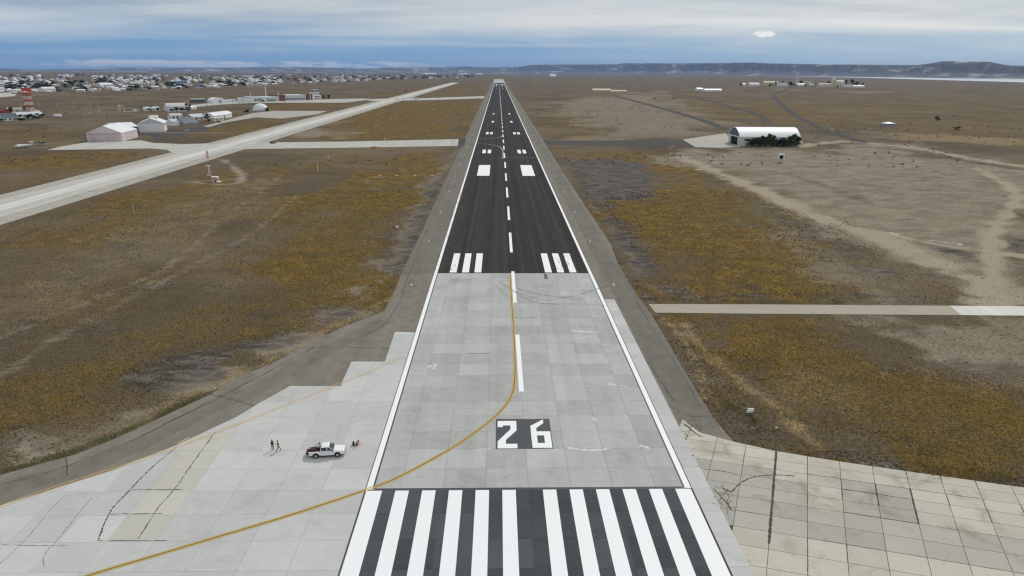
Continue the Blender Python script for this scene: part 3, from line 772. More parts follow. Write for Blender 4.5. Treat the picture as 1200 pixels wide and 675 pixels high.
# --- runway markings (paint on the runway)
def mark(name, s, a0, a1, y0, y1, z, mat):
    return rect(name, *sorted((XC+s*a0, XC+s*a1)), y0, y1, z, mat, runway)
for s in (-1, 1):
    mark('edge_line_border', s, 21.75, 22.93, 81.6, 187.3, Z_MK-0.003, 'paint_black')
    mark('edge_line', s, 22.0, 22.85, 81.4, 3400, Z_MK+0.002, 'paint_white')
    for k in range(6):
        a0 = 1.9+3.73*k
        mark('threshold_bar', s, a0, a0+1.88 if k < 5 else 22.75, 45, 81.2, Z_MK, 'paint_white')
    def bars(xs, y0, L):
        for a0, a1 in xs: mark('touchdown_bar', s, a0, a1, y0, y0+L, Z_MK, 'paint_white')
    bars([(9.3, 11.3), (12.9, 14.9), (16.5, 18.5)], 188.2, 21.5)
    mark('aiming_point_bar', s, 9.3, 16.3, 378, 423, Z_MK, 'paint_white')
    bars([(9.6, 12.0), (13.4, 15.8)], 486, 22.5)
    bars([(9.6, 12.0), (13.4, 15.8)], 637, 22.5)
    bars([(9.4, 12.0)], 787, 22.5); bars([(9.4, 12.0)], 937, 22.5)
    bars([(9.4, 12.0)], 2350, 30); bars([(9.4, 12.0)], 2550, 30)
    bars([(9.6, 15.8)], 2750, 50); mark('aiming_point_bar', s, 6.5, 16.3, 2960, 3050, Z_MK, 'paint_white')
rect('threshold_border', -21.2, 22.2, 81.25, 81.75, Z_MK-0.004, 'paint_black', runway)
k = 0
while 111.6+49.7*k < 3200:
    y0 = 111.6+49.7*k
    rect('centreline_dash', 0.4-0.45, 0.4+0.45, y0, y0+28, Z_MK, 'paint_white', runway); k += 1
# the painted number
rect('number_panel', -4.25, 4.75, 91.9, 101.4, Z_MK-0.003, 'paint_black', runway)
def digit(name, polys, x0, y0, sx, sy):
    mb = MB()
    for pg in polys:
        mb.add([(x0+a*sx, y0+b_*sy, 0) for a, b_ in pg], [tuple(range(len(pg)))])
    me = bpy.data.meshes.new(name); me.from_pydata(mb.v, [], mb.f); me.update()
    if me.polygons[0].normal.z < 0: me.flip_normals()
    return obj(name, me, 'paint_white', runway, (0, 0, Z_MK+0.001))
digit('digit_two', [[(0,.94),(0,.74),(.28,.74),(.28,.80),(.68,.80),(.68,.66),(0,.24),(0,0),(1,0),(1,.15),(.42,.15),(.42,.28),(1,.62),(1,.97),(0,.97)]], -3.95, 92.1, 3.1, 8.9)
digit('digit_six', [[(.08,0),(1,0),(1,.56),(.34,.56),(.34,.68),(.72,.86),(.72,1.0),(.06,.76),(.06,.42),(.34,.42),(.68,.42),(.68,.16),(.34,.16),(.34,.42),(.06,.42)]], 1.25, 92.2, 3.35, 9.0)
# yellow lead-in line: two yellow stripes on a black one
LEAD = PX((60,692),(105,674.5),(180,652),(250,631),(340,604),(427,575),(470,558),(530,525),(560,504.5),(580,488.5),(594,473),(601.5,457),(603.6,435),(603,405),(601.2,378),(599.4,350),(597.6,321.5))
ribbon('lead_in_border', LEAD, 0.70, Z_MK-0.002, 'paint_black', runway, smooth=8)
for s in (-1, 1): ribbon('lead_in_line', LEAD, 0.22, Z_MK+0.003, 'paint_yellow', runway, off=s*0.20, smooth=8)
EDGE_Y = PX((-40,607),(0,594),(65,571.5),(130,551),(200,527),(250,508.5),(300,489),(400,449),(440,433),(472,418))
for s in (-1, 1): ribbon('edge_stripe', EDGE_Y, 0.20, Z_MK+0.002, 'paint_orange_faded', left_apron, off=s*0.26, smooth=6)
ribbon('edge_stripe', PX((208,520),(222,513)), .35, Z_SH+.03, 'paint_orange_faded', left_apron)
for pts in [((556,168),(571,169),(583.5,171.5),(588,174.5),(589.5,179),(589.4,186)), ((557,163),(576,162.3),(585,161.3),(588.3,159.5),(589,157.5))]:
    ribbon('taxi_line', PX(*pts), 0.75, Z_MK+0.002, 'paint_pale_yellow', runway, smooth=6)
ribbon('thin_line', PX((578,185),(632,185)), 0.35, Z_MK+0.002, 'paint_pale_yellow', runway)
# tyre scuffs and chalky scrapes on the concrete
for pts, w in [(((606,338),(633,345),(663,348.5),(693,341),(717,333)), .22), (((600,341),(640,352),(665,347)), .14), (((585,330),(600,340),(625,354),(655,357)), .18), (((582,336),(593,346),(600,350)), .13), (((487,323),(480,330),(492,340),(510,342)), .12), (((598,370),(612,374),(628,372)), .16), (((545,414.5),(573,414.5)), .20), (((487,322),(495,318),(505,318)), .2), (((640,356),(690,357),(740,360),(765,354)), .12), (((470,342),(478,333),(490,328)), .15), (((605,334),(612,342),(640,347)), .12)]:
    ribbon('tyre_mark', PX(*pts), w, Z_MK+0.005, 'rubber_mark', runway, smooth=10, rag=.6, jit=.03)
for pts, w in [(((669,388),(685,389),(700,390)), .55), (((502,431),(510,426),(508,433)), .4), (((712,450),(735,453)), .35), (((665,525),(690,528),(714,526)), .35), (((560,527),(575,526)), .3), (((750,522),(762,526)), .4), (((510,362),(520,363)), .3), (((693,490),(700,493)), .35), (((640,527),(655,527)), .2)]:
    ribbon('chalk_scrape', PX(*pts), w, Z_MK-0.004+.004, 'chalk_mark', runway, smooth=8, rag=.9, jit=.1)
rect('patch', 9.2, 10.2, 181.5, 186.8, Z_MK, 'rubber_mark', runway)

# --- taxiways and roads
taxi = root('taxiway')
rect('shoulder_strip', -234, -190, 200, 3400, Z_SH-0.03, 'concrete_grey', taxi)
rect('concrete_surface', -225, -199, 195, 3400, Z_SH+.050, 'concrete_taxi', taxi)
ribbon('centre_strip', [(-212, 200), (-212, 3300)], 9, Z_SH+.060, 'concrete_white', taxi, rag=0.0)
cross = root('cross_taxiway')
sheet('concrete_surface', PX((240,170),(300,167),(400,166),(538,163),(537,171),(400,173.3),(300,174.5),(240,176.5)), Z_SH+.03, 'concrete_taxi', cross)
sheet('fillet_surface', PX((214,193),(240,182),(262,176),(290,173),(300,168),(306,163),(318,157),(330,150),(290,160),(220,180)), Z_SH+.022, 'concrete_taxi', cross)
sheet('asphalt_surface', PX((537.5,162.5),(546,162.5),(544,171.5),(536.5,171.5)), Z_SH+.04, 'asphalt_road', cross)
cross2 = root('far_cross_taxiway')
sheet('concrete_surface', PX((430,118.5),(440,115.8),(500,115),(568,112.6),(567,115.2),(500,117.4),(460,118)), Z_SH+.04, 'concrete_taxi', cross2)
sheet('apron_surface', PX((225,123),(270,118.3),(300,117.6),(425,115.5),(440,116),(405,120.2),(300,120.5),(260,122.5),(205,127.5),(190,127)), Z_SH+.02, 'concrete_taxi', cross2)
sheet('pad_surface', PX((296,132.5),(320,130),(384,130),(372,134),(330,139),(300,137.5),(262,144),(245,149),(238,148)), Z_SH+.03, 'concrete_grey', cross2)
hap = root('hangar_apron')
sheet('concrete_surface', PX((55,176),(70,172),(100,167),(120,166),(165,164.5),(180,167.5),(215,169),(245,168),(240,176),(215,182),(206,181),(195,175.5),(175,174)), Z_SH+.035, 'concrete_taxi', hap)
sheet('asphalt_surface', PX((163,156),(200,155),(218,150),(250,146),(262,145),(240,153),(205,160),(182,164.5),(178,160)), Z_SH+.01, 'asphalt_road', hap)
ribbon('path_strip', PX((163,155.6),(210,155.8),(270,156)), 3.0, Z_SH+.06, 'concrete_road', hap)
rroad = root('hangar_road')
sheet('asphalt_surface', PX((634,164.5),(700,164.8),(760,164),(800,163),(850,166),(870,171.5),(800,173),(700,170.5),(637,170)), Z_SH-.01, 'asphalt_road', rroad)
sheet('concrete_surface', PX((800,163.5),(850,156),(868,172),(845,173.2),(815,172.5)), Z_SH+.02, 'concrete_grey', rroad)
sroad = root('service_road')
sheet('concrete_surface', PX((760,356.3),(900,356.8),(1112,358.3),(1126,369.3),(900,367.8),(768,366.4)), Z_SH, 'concrete_road', sroad)
sheet('new_surface', PX((1112.4,358.3),(1240,359.2),(1240,370.3),(1126.4,369.3)), Z_SH, 'concrete_white', sroad)
for pts, w in [(((718,111.6),(756,121.6),(814,138),(852,152)), 12), (((800,111.5),(815,114),(852,124),(880,132),(895,138),(899,144)), 11), (((905,111.5),(912,119),(933,135.5),(960,149),(990,160),(1014,167)), 9.5), (((905,111.5),(915,108),(922,105)), 10)]:
    r_ = root('airfield_road'); ribbon('asphalt_surface', PX(*pts), w, Z_SH+.02, 'asphalt_road', r_, smooth=6)

# ------------------------------------------------------------------ hills, lake, far plateau
def ridge(name, profile, r_foot, depth, mats, seed, flat=0.55, z_foot=None):
    """table mountains: profile = [(px x, px y of the skyline)], r_foot(px x) = distance of the foot"""
    xs = np.arange(profile[0][0], profile[-1][0]+0.1, 2.0)
    ys = np.interp(xs, [p[0] for p in profile], [p[1] for p in profile])
    nd = 26; V = []
    for i, (x, y) in enumerate(zip(xs, ys)):
        d = CR.T @ np.array([(x-600)/F_PX, (y-337.5)/F_PX, 1.0]); hd = np.array([d[0], d[1]])/math.hypot(d[0], d[1]); el = d[2]/math.hypot(d[0], d[1])
        r0 = r_foot(x)
        rim = r0+depth*flat
        top = CAMH+el*rim                                      # height that puts the rim on this bearing
        for k in range(nd):
            u = k/(nd-1); r = r0+depth*u*1.6
            spur = (fbm(np.array([x/9.0]), np.array([u*2.2]), 4, seed)[0]-0.5)
            v = u*1.6/flat
            prof = min(1.0, max(0.0, v))
            prof = 0.62*prof**1.4 + 0.38*float(sstep(np.array((prof-0.62+spur*0.55)/0.30)))
            prof = min(1.0, prof*(1+spur*0.5)) if v < 0.98 else 1.0
            zf = gz(hd[0]*r0, hd[1]*r0)-1.0
            V.append((CAMX+hd[0]*r, hd[1]*r, zf+(top-zf)*prof))
    n = len(xs); F = [(i*nd+k, (i+1)*nd+k, (i+1)*nd+k+1, i*nd+k+1) for i in range(n-1) for k in range(nd-1)]
    me = bpy.data.meshes.new(name); me.from_pydata(V, [], F); me.update()
    return tag(obj(name, me, mats), kind='structure')
m, t, b = new_mat('hill')
p = pos(t)
hn = t.noise(t.vmul(p, (1, 1, 6)), 0.0018, 6, 0.62, 0.6)
c = t.mix(t.ramp(hn, 0.50, 0.66), (0.075, 0.062, 0.052), (0.40, 0.35, 0.29))
c = t.mix(t.ramp(t.noise(p, 0.0009, 4), 0.50, 0.62), c, (0.070, 0.060, 0.055))
t.l.new(c, b.inputs['Base Color']); b.inputs['Roughness'].default_value = 0.95
RIGHT_SKYLINE = [(585,82),(600,79.5),(622,76),(640,75.6),(724,75.4),(730,74.0),(800,74.2),(886,73.2),(900,74.2),(965,75.4),(1075,76.2),(1092,74.0),(1102,71.8),(1122,71.5),(1128,73.2),(1138,71.9),(1160,72.3),(1170,74.5),(1184,76.6),(1200,77.0),(1290,78.0)]
ridge('mesa_hills', RIGHT_SKYLINE, lambda x: np.interp(x, [585, 700, 900, 1050, 1200, 1290], [24000, 21000, 15500, 12500, 10800, 10400]), 1700, 'hill', 41)
ridge('far_plateau', [(-80,80.2),(0,80.2),(50,81.5),(90,80.6),(140,79.4),(220,79.6),(300,78.8),(345,78.3),(430,80.6),(445,79.2),(520,78.8),(545,77.6),(562,78.8),(610,78.6),(640,80.2)], lambda x: 23000.0, 2500, 'hill', 77)
m, t, b = new_mat('lake_water')
b.inputs['Base Color'].default_value = (0.48, 0.50, 0.52, 1); b.inputs['Roughness'].default_value = 0.2; b.inputs['Specular IOR Level'].default_value = 0.5
wn = t.noise(pos(t), 0.02, 3); bump(t, b, wn, 0.08, 0.5)
def far_pts(pts):
    """shore points at sea level behind the curve of the ground"""
    out = []
    for x, y in pts:
        d = CR.T @ np.array([(x-600)/F_PX, (y-337.5)/F_PX, 1.0]); h = math.hypot(d[0], d[1])
        r = 4000.0
        for it in range(4000):
            if CAMH+d[2]/h*r < gz(CAMX+d[0]/h*r, d[1]/h*r): break
            r += 12.0
        out.append((CAMX+d[0]/h*r, d[1]/h*r))
    return out
near = far_pts([(690,86.3),(760,87.2),(850,88.2),(930,89.6),(1010,91.2),(1090,93.6),(1150,95.3),(1215,97.2),(1300,99.5)])
lk = []
for x, y in near: lk.append((x, y, gz(x, y)+1.2))
fr = []
for (x, y), px_ in zip(near, (690,760,850,930,1010,1090,1150,1215,1300)):
    R1 = float(np.interp(px_, [585, 700, 900, 1050, 1200, 1290], [24000, 21000, 15500, 12500, 10800, 10400]))+120
    h = math.hypot(x-CAMX, y); k = max(1.02, R1/h); q = (CAMX+(x-CAMX)*k, y*k); fr.append((q[0], q[1], gz(*q)+1.2))
n = len(lk); NS = 10; V = []
for i in range(n):
    for k in range(NS+1):
        u = k/NS; q = (lk[i][0]+(fr[i][0]-lk[i][0])*u, lk[i][1]+(fr[i][1]-lk[i][1])*u); V.append((q[0], q[1], gz(*q)+1.2))
me = bpy.data.meshes.new('lake'); me.from_pydata(V, [], [(i*(NS+1)+k, (i+1)*(NS+1)+k, (i+1)*(NS+1)+k+1, i*(NS+1)+k+1) for i in range(n-1) for k in range(NS)]); me.update()
if me.polygons[0].normal.z < 0: me.flip_normals()
tag(obj('lake', me, 'lake_water'), kind='structure')

# ------------------------------------------------------------------ air
m = bpy.data.materials.new('haze'); m.use_nodes = True; t = NT(m.node_tree); t.n.clear()
o_ = t.node('ShaderNodeOutputMaterial'); v_ = t.node('ShaderNodeVolumePrincipled'); t.l.new(v_.outputs[0], o_.inputs['Volume'])
v_.inputs['Color'].default_value = (0.38, 0.58, 0.98, 1); v_.inputs['Density'].default_value = 2.6e-5; v_.inputs['Anisotropy'].default_value = 0.1
MATS['haze'] = m
zmin = float(gzv.min())-2.0
tag(obj('haze', MB().box(-45500, 45500, -1500, 45500, zmin, 330.0), 'haze'), 'pale blue distance haze over the whole plain', 'haze', kind='stuff')

# ------------------------------------------------------------------ trees
def crown_mesh(name, h, r, n, seed, leaf, shape='round', mat='leaf_dark', z0=0.18):
    rd = random.Random(seed); mb = MB()
    cl = []
    for k in range(max(5, n//22)):
        a = rd.uniform(0, 6.283); zz = rd.uniform(0.0, 1.0)
        if shape == 'cone': rad = r*(1-zz*0.92)*math.sqrt(rd.random())
        elif shape == 'column': rad = r*(0.95-0.55*abs(zz-0.4))*math.sqrt(rd.random())
        else: rad = r*0.75*math.sqrt(max(0.05, 1-(2*zz-0.9)**2))*math.sqrt(rd.random())
        cl.append((math.cos(a)*rad, math.sin(a)*rad, h*(z0+(1-z0)*zz*0.92), r*rd.uniform(.28, .5)))
    for k in range(n):
        c = rd.choice(cl); d = Vector((rd.gauss(0, 1), rd.gauss(0, 1), rd.gauss(0, 1))).normalized()*(c[3]*rd.random()**.4)
        q = Vector((c[0], c[1], c[2]))+d
        if q.z < h*0.08: q.z = h*0.08+rd.random()*.2
        u = Vector((rd.gauss(0, 1), rd.gauss(0, 1), rd.gauss(0, 1))).normalized(); w = u.orthogonal().normalized(); s = leaf*rd.uniform(.6, 1.3)
        mb.add([q+u*s, q+w*s*.7, q-u*s, q-w*s*.7], [(0, 1, 2, 3)])
    me = bpy.data.meshes.new(name); me.from_pydata(mb.v, [], mb.f); me.update(); me.materials.append(MATS[mat]); return me
TREES = {}
def tree(name, label, loc, h, r, shape='round', mat='leaf_dark', n=180, group=None, seed=0, cat='tree'):
    key = (shape, mat, n, seed)
    if key not in TREES:
        cm = crown_mesh('crown', 1.0, 0.32 if shape != 'column' else 0.2, n, seed+len(TREES), 0.085 if n > 150 else 0.12, shape, mat)
        tm = MB(); tm.tube((0, 0, -0.02), (0.01, 0, 0.35), 0.035, 0.022, 7); tm.tube((0.01, 0, 0.33), (0.05, 0.03, 0.72), 0.022, 0.008, 6); tm.tube((0.01, 0, 0.33), (-0.07, 0.02, 0.62), 0.016, 0.006, 6)
        tm.tube((0.01, 0, 0.42), (0.02, -0.08, 0.66), 0.014, 0.005, 6)
        tmm = tm.mesh('trunk'); tmm.materials.append(MATS['bark']); TREES[key] = (cm, tmm)
    cm, tmm = TREES[key]; base = 0.32 if shape != 'column' else 0.2
    e = thing(name, label, cat, (loc[0], loc[1], gz(*loc)), random.uniform(0, 6.28), group)
    s = (r/base, r/base, h)
    for nm, me_ in (('crown', cm), ('trunk', tmm)):
        o = bpy.data.objects.new(nm, me_); COL.objects.link(o); o.parent = e; o.scale = s if nm == 'crown' else (h, h, h)
    return e

# ------------------------------------------------------------------ buildings
def frame(pa, pb):
    a = P(*pa); b = P(*pb); w = math.hypot(b[0]-a[0], b[1]-a[1])
    return ((a[0]+b[0])/2, (a[1]+b[1])/2), math.atan2(b[1]-a[1], b[0]-a[0]), w
def ppm(x, y):
    a = P(x-.5, y); b = P(x+.5, y); return 1.0/math.hypot(a[0]-b[0], a[1]-b[1])
def roof_mb(kind, w, d, hw, hr, ov=0.4, th=0.25):
    mb = MB(); x0, x1, y0, y1 = -w/2-ov, w/2+ov, -ov, d+ov
    if kind == 'gy':      # ridge runs away from the front, gable on the front
        for s in (-1, 1):
            e = (s*(w/2+ov), hw-ov*(hr-hw)/(w/2)); mb.prism([(e[0], e[1]), (0, hr), (0, hr+th), (e[0], e[1]+th)], y0, y1, 'y')
    elif kind == 'gx':    # ridge parallel to the front
        for s in (0, 1):
            ey = y0 if s == 0 else y1; ez = hw-ov*(hr-hw)/(d/2); mb.prism([(ey, ez), (d/2, hr), (d/2, hr+th), (ey, ez+th)], x0, x1, 'x')
    elif kind in ('ax', 'ay'):
        span = d if kind == 'ax' else w; n = 12; c0 = d/2 if kind == 'ax' else 0.0; pts = []; pin = []
        for k in range(n+1):
            an = math.pi*k/n; pts.append((c0-math.cos(an)*(span/2+ov), hw+math.sin(an)*(hr-hw)+th)); pin.append((c0-math.cos(an)*(span/2+ov-.01), hw+math.sin(an)*(hr-hw)))
        for k in range(n):
            mb.prism([pin[k], pin[k+1], pts[k+1], pts[k]], x0 if kind == 'ax' else y0, x1 if kind == 'ax' else y1, 'x' if kind == 'ax' else 'y')
    elif kind == 'shed':
        mb.prism([(y0, hw), (y1, hr), (y1, hr+th), (y0, hw+th)], x0, x1, 'x')
    elif kind == 'hip':
        r = min(w, d)/2*0.9
        mb.add([(x0,y0,hw),(x1,y0,hw),(x1,y1,hw),(x0,y1,hw),(-w/2+r,d/2,hr),(w/2-r,d/2,hr)], [(0,1,5,4),(1,2,5),(2,3,4,5),(3,0,4),(3,2,1,0)])
    else:
        mb.box(x0, x1, y0, y1, hw, hw+max(th, hr-hw))
    return mb
def wall_mb(kind, w, d, hw, hr):
    mb = MB()
    if kind == 'gy': mb.prism([(-w/2, -.3), (w/2, -.3), (w/2, hw), (0, hr), (-w/2, hw)], 0, d, 'y')
    elif kind == 'gx': mb.prism([(0, -.3), (d, -.3), (d, hw), (d/2, hr), (0, hw)], -w/2, w/2, 'x')
    elif kind in ('ax', 'ay'):
        span = d if kind == 'ax' else w; c0 = d/2 if kind == 'ax' else 0.0
        pts = [(c0-span/2, -.3)]+[(c0+span/2, -.3)]+[(c0+math.cos(math.pi*k/12)*span/2, hw+math.sin(math.pi*k/12)*(hr-hw)) for k in range(13)]
        mb.prism(pts, -w/2 if kind == 'ax' else 0, w/2 if kind == 'ax' else d, 'x' if kind == 'ax' else 'y')
    elif kind == 'shed': mb.prism([(0, -.3), (d, -.3), (d, hr), (0, hw)], -w/2, w/2, 'x')
    else: mb.box(-w/2, w/2, 0, d, -.3, hw)
    return mb
def building(name, label, cat, pa, pb, depth, hw, hr, kind, wall, roof, wins=(), doors=(), group=None, ov=0.35, wmat='dark_glass', dmat='steel_grey', side=(), loc=None):
    """front edge pa-pb on the ground; wins/doors = (x centre -0.5..0.5 of the front, width, z0, z1); side = same on the right-hand wall, by depth"""
    c, rz, w = frame(pa, pb) if loc is None else loc
    e = thing(name, label, cat, (c[0], c[1], gz(*c)+0.02), rz, group)
    obj('wall', wall_mb(kind, w, depth, hw, hr), wall, e)
    obj('roof', roof_mb(kind, w, depth, hw, hr, ov), roof, e)
    for nm, lst, mt in (('window', wins, wmat), ('door', doors, dmat)):
        for (u, ww_, z0, z1) in lst:
            o = obj(nm, MB().box(u*w-ww_/2, u*w+ww_/2, -0.07, 0.05, z0, z1), mt, e)
            if nm == 'window': obj('sill', MB().box(u*w-ww_/2-.1, u*w+ww_/2+.1, -0.14, -0.002, z0-.16, z0-.01), 'white_wall', o)
    for (v, ww_, z0, z1, mt) in side:
        obj('window' if mt.endswith('glass') else 'door', MB().box(w/2-.05, w/2+.07, v*depth-ww_/2, v*depth+ww_/2, z0, z1), mt, e)
    return e, w

# pink hangar
a_, b_, c_ = P(102.6,166.1), P(144.2,165.6), P(162,160.6)
dep = math.hypot(c_[0]-b_[0], c_[1]-b_[1])
e, w = building('hangar', 'pale pink gabled hangar with white roof, front of the left group', 'hangar', (102.6,166.1), (144.2,165.6), dep, 6.6, 12.2, 'gy', 'pink_wall', 'white_metal', side=[(.30,.3,0,6.2,'pink_door'),(.62,.3,0,6.2,'pink_door')])
for k in range(6):
    obj('door_panel', MB().box(-w*.42+k*w*.14+.12, -w*.42+(k+1)*w*.14-.12, -.14, -.02, 0.05, 5.9), 'pink_door', e)
obj('door_rail', MB().box(-w*.45, w*.45, -.3, -.02, 5.95, 6.25), 'steel_grey', e)
obj('ridge_vent', MB().box(-.6, .6, dep*.2, dep*.8, 12.3, 12.75), 'white_metal', e)
for u in (-.30, -.05, .1, .26): obj('stain', MB().box(u*w-.12, u*w+.12, -.17, -.15, 0, random.uniform(1.5, 4)), 'steel_grey', e)
# dark workshop behind it
building('workshop', 'dark walled workshop with white roof between the pink and white hangars', 'workshop', (136,158.5), (163,156.8), 26, 6.5, 9.5, 'gx', 'slate_roof', 'white_metal', doors=[(.3,4,0,4)])
# white hangar
b_, c_ = P(193.3,154.3), P(209,151.1); dep = math.hypot(c_[0]-b_[0], c_[1]-b_[1])
e, w = building('hangar', 'large white gabled hangar with grey gable beside the workshop', 'hangar', (163.2,155), (193.3,154.3), dep, 7.8, 12.2, 'gy', 'white_wall', 'white_metal', side=[(.42,dep*.55,5.4,6.7,'dark_glass'),(.62,2.4,0,5.2,'dark_inside'),(.92,3.4,0,7.2,'blue_roof')])
obj('gable_panel', MB().prism([(-w/2+.5, 7.6), (w/2-.5, 7.6), (0, 11.9)], -.12, -.01, 'y'), 'grey_gable', e)
obj('roof_cabin', MB().box(-2.5, 4.5, dep*.45, dep*.75, 11.6, 13.6), 'white_wall', e)
for u in (-.3, -.1, .1, .3): obj('wall_seam', MB().box(u*w-.1, u*w+.1, -.08, .02, 0, 7.5), 'grey_gable', e)

# small buildings right of the white hangar
building('shed', 'low white shed with pale blue roof beside the white hangar', 'shed', (203,147.5), (216,146.5), 14, 4, 6, 'gx', 'white_wall', 'zinc_roof', doors=[(.2,3,0,3)])
building('shed', 'slate grey pitched shed right of the white hangar', 'shed', (216.5,147), (233,145.5), 14, 1.8, 7.2, 'gx', 'grey_roof', 'slate_roof', doors=[(0,3,0,1.7)])
building('house', 'small white house with dark windows behind the white hangar', 'house', (201,139.8), (214,139.2), 10, 4.2, 6, 'gx', 'white_wall', 'zinc_roof', wins=[(-.28,2.2,1,3),(.05,2.2,1,3)], doors=[(.34,1.3,0,2.3)])
building('house', 'grey roofed house among trees between the shed and the white marquee', 'house', (226,141.5), (241,140.5), 12, 3.8, 7, 'gx', 'cream_wall', 'zinc_roof', wins=[(-.2,2,1,3),(.2,2,1,3)])
e, w = building('marquee', 'long white arched marquee at the bend of the side road', 'marquee', (250,140.5), (272,137.2), 14, 3.6, 7.4, 'ax', 'white_wall', 'white_metal', doors=[(-.3,3,0,3),(.1,3,0,3)], dmat='slate_roof')
building('terrace', 'low white building with dark porch in front of the marquee', 'house', (252,142.5), (262,141.2), 7, 3, 4, 'flat', 'cream_wall', 'zinc_roof', wins=[(-.25,2,1,2.4),(.2,2,1,2.4)])
tree('tree', 'dark tree standing at the left end of the marquee', P(243.5,142.5), 9, 3.4, n=160, seed=2)
tree('tree', 'small dark tree left of the marquee beside the grey roofed house', P(223.5,142.3), 6, 2.6, n=160, seed=2)
tree('tree', 'yellow-green shrub in front of the marquee', P(256.5,144), 4, 2.6, mat='leaf_green', n=120, seed=3, cat='shrub')
# arched barracks with trees
e, w = building('barracks', 'long grey arched barracks with trees along its front', 'barracks', (196.5,130.8), (219.5,130.2), 22, 4.6, 10.5, 'ax', 'white_wall', 'zinc_roof', wins=[(u, 2, 1.2, 3) for u in (-.36,-.18,0,.18,.36)])
for x, y, h, r, sh, lb in ((207,131,7,3.2,'round','round tree at the middle of the arched barracks'), (213,131.2,6.2,3.2,'round','round tree right of middle before the arched barracks'), (201.5,131.2,4.5,2.6,'round','low tree at the left of the arched barracks'), (219.3,131.2,11.5,2.0,'column','tall dark cypress at the right end of the arched barracks'), (222.5,129.5,8,2.4,'column','shorter dark cypress behind the tall one by the barracks')):
    tree('tree', lb, P(x, y), h, r, sh, n=150, seed=4)
building('shed', 'small white shed right of the cypresses by the barracks', 'shed', (224.5,128.5), (230.5,128), 8, 3, 5, 'gx', 'white_wall', 'white_metal', doors=[(0,1.5,0,2.2)])
# line of white buildings left of the barracks
building('house', 'low white house flanked by two dark trees on the plain', 'house', (169.5,130), (187,129.5), 10, 3.2, 5, 'gx', 'white_wall', 'zinc_roof', wins=[(-.3,2,1,2.4),(.1,2,1,2.4),(.38,1.5,1,2.4)], doors=[(-.1,1.3,0,2.2)])
tree('tree', 'narrow dark tree left before the low white house', P(176.5,130.6), 8, 1.9, 'column', n=120, seed=6)
tree('tree', 'round dark tree right before the low white house', P(185.3,130.5), 5.4, 2.8, n=120, seed=7)
building('kiosk', 'small white box building left of the low white house', 'kiosk', (158,131), (162.5,130.8), 5, 2.6, 3.2, 'flat', 'white_wall', 'white_metal', doors=[(.1,1.2,0,2.1)])
e, w = building('chapel', 'small peach chapel with pointed roof and dark spire on pale ground', 'chapel', (140.2,131), (146.6,130.8), 9, 6.5, 9.2, 'gy', 'peach_wall', 'peach_wall', wins=[(0,1.3,3.6,5.4)], doors=[(0,1.8,0,2.8)], dmat='dark_inside')
obj('spire', MB().tube((0, 2, 9.2), (0, 2, 13.2), .7, .1, 6), 'slate_roof', e)
obj('forecourt', MB().box(-9, 14, -6, 0, -.1, .12), 'concrete_taxi', e)
# terminal buildings
k_ = 1/ppm(330,118)
e, w = building('terminal', 'long pale terminal wing with green glass front left of the brick block', 'terminal', (297,120), (326,118.6), 28, 7.6, 8.6, 'flat', 'white_wall', 'zinc_roof', ov=.8)
for k in range(9): obj('window', MB().box(-w*.47+k*w*.105, -w*.47+(k+.86)*w*.105, -.1, .1, 1.4, 6.2), 'green_glass', e)
obj('canopy', MB().box(-w*.2, w*.45, -5, -.05, 4.2, 4.7), 'white_metal', e)
obj('ramp', MB().prism([(-6, 0.1), (2, 0.1), (-8, 6.4), (-9.4, 6.4)], -4, -2, 'y'), 'white_metal', e)
e, w = building('terminal', 'dark brick terminal block between the two glass wings', 'terminal', (324.5,118.6), (334.5,118.2), 22, 10.4, 11, 'flat', 'brick_wall', 'brown_roof', wins=[(u,2,z,z+2) for u in (-.3,0,.3) for z in (2,6)])
e, w = building('terminal', 'long pale terminal wing with window band right of the brick block', 'terminal', (334.7,118), (358.5,117.3), 26, 9, 10.2, 'flat', 'zinc_roof', 'white_metal', ov=.8)
for k in range(7): obj('window', MB().box(-w*.47+k*w*.135, -w*.47+(k+.86)*w*.135, -.1, .1, 1.2, 4.6), 'green_glass', e)
e, w = building('terminal', 'dark brick annex at the foot of the control tower', 'terminal', (358.7,117.3), (366.5,117), 18, 10.5, 11.2, 'flat', 'brick_wall', 'brown_roof', wins=[(u,2,z,z+2) for u in (-.25,.25) for z in (2,6)])
c, rz, w = frame((366.5,117), (376.5,116.7))
e = thing('control_tower', 'white stepped control tower with glass cab beside the terminal', 'control tower', (c[0], c[1], GZ), rz)
obj('base_block', MB().box(-w/2, w/2, 0, 12, 0, 8.5), 'white_wall', e)
obj('upper_block', MB().box(-w*.36, w*.36, 1.5, 10.5, 8.5, 14), 'white_wall', e)
g_ = obj('cab', MB().loft([[(-w*.24, 2.5, 14), (w*.24, 2.5, 14), (w*.24, 9, 14), (-w*.24, 9, 14)], [(-w*.31, 1.9, 18), (w*.31, 1.9, 18), (w*.31, 9.6, 18), (-w*.31, 9.6, 18)]]), 'green_glass', e)
obj('cab_roof', MB().box(-w*.34, w*.34, 1.5, 10, 18, 18.7), 'white_metal', g_)
for z in (2, 5.4, 10.2): 
    obj('window', MB().box(-w*.32, w*.32, -.08 if z < 8 else 1.42, 1.6, z, z+1.5), 'dark_glass', e)
obj('aerial', MB().tube((0, 5, 18.7), (0, 5, 23), .15, .06, 6), 'signal_white', e)
for x, y, lb in ((379.5,116.9,'round dark tree right beside the control tower'), (385,116.7,'round dark tree at the far right of the control tower')):
    tree('tree', lb, P(x, y), 10.5, 5, n=170, seed=8)
mp = P(312.3,117.5)
e = thing('mast', 'tall slender white mast rising behind the terminal wing', 'mast', (mp[0], mp[1], GZ))
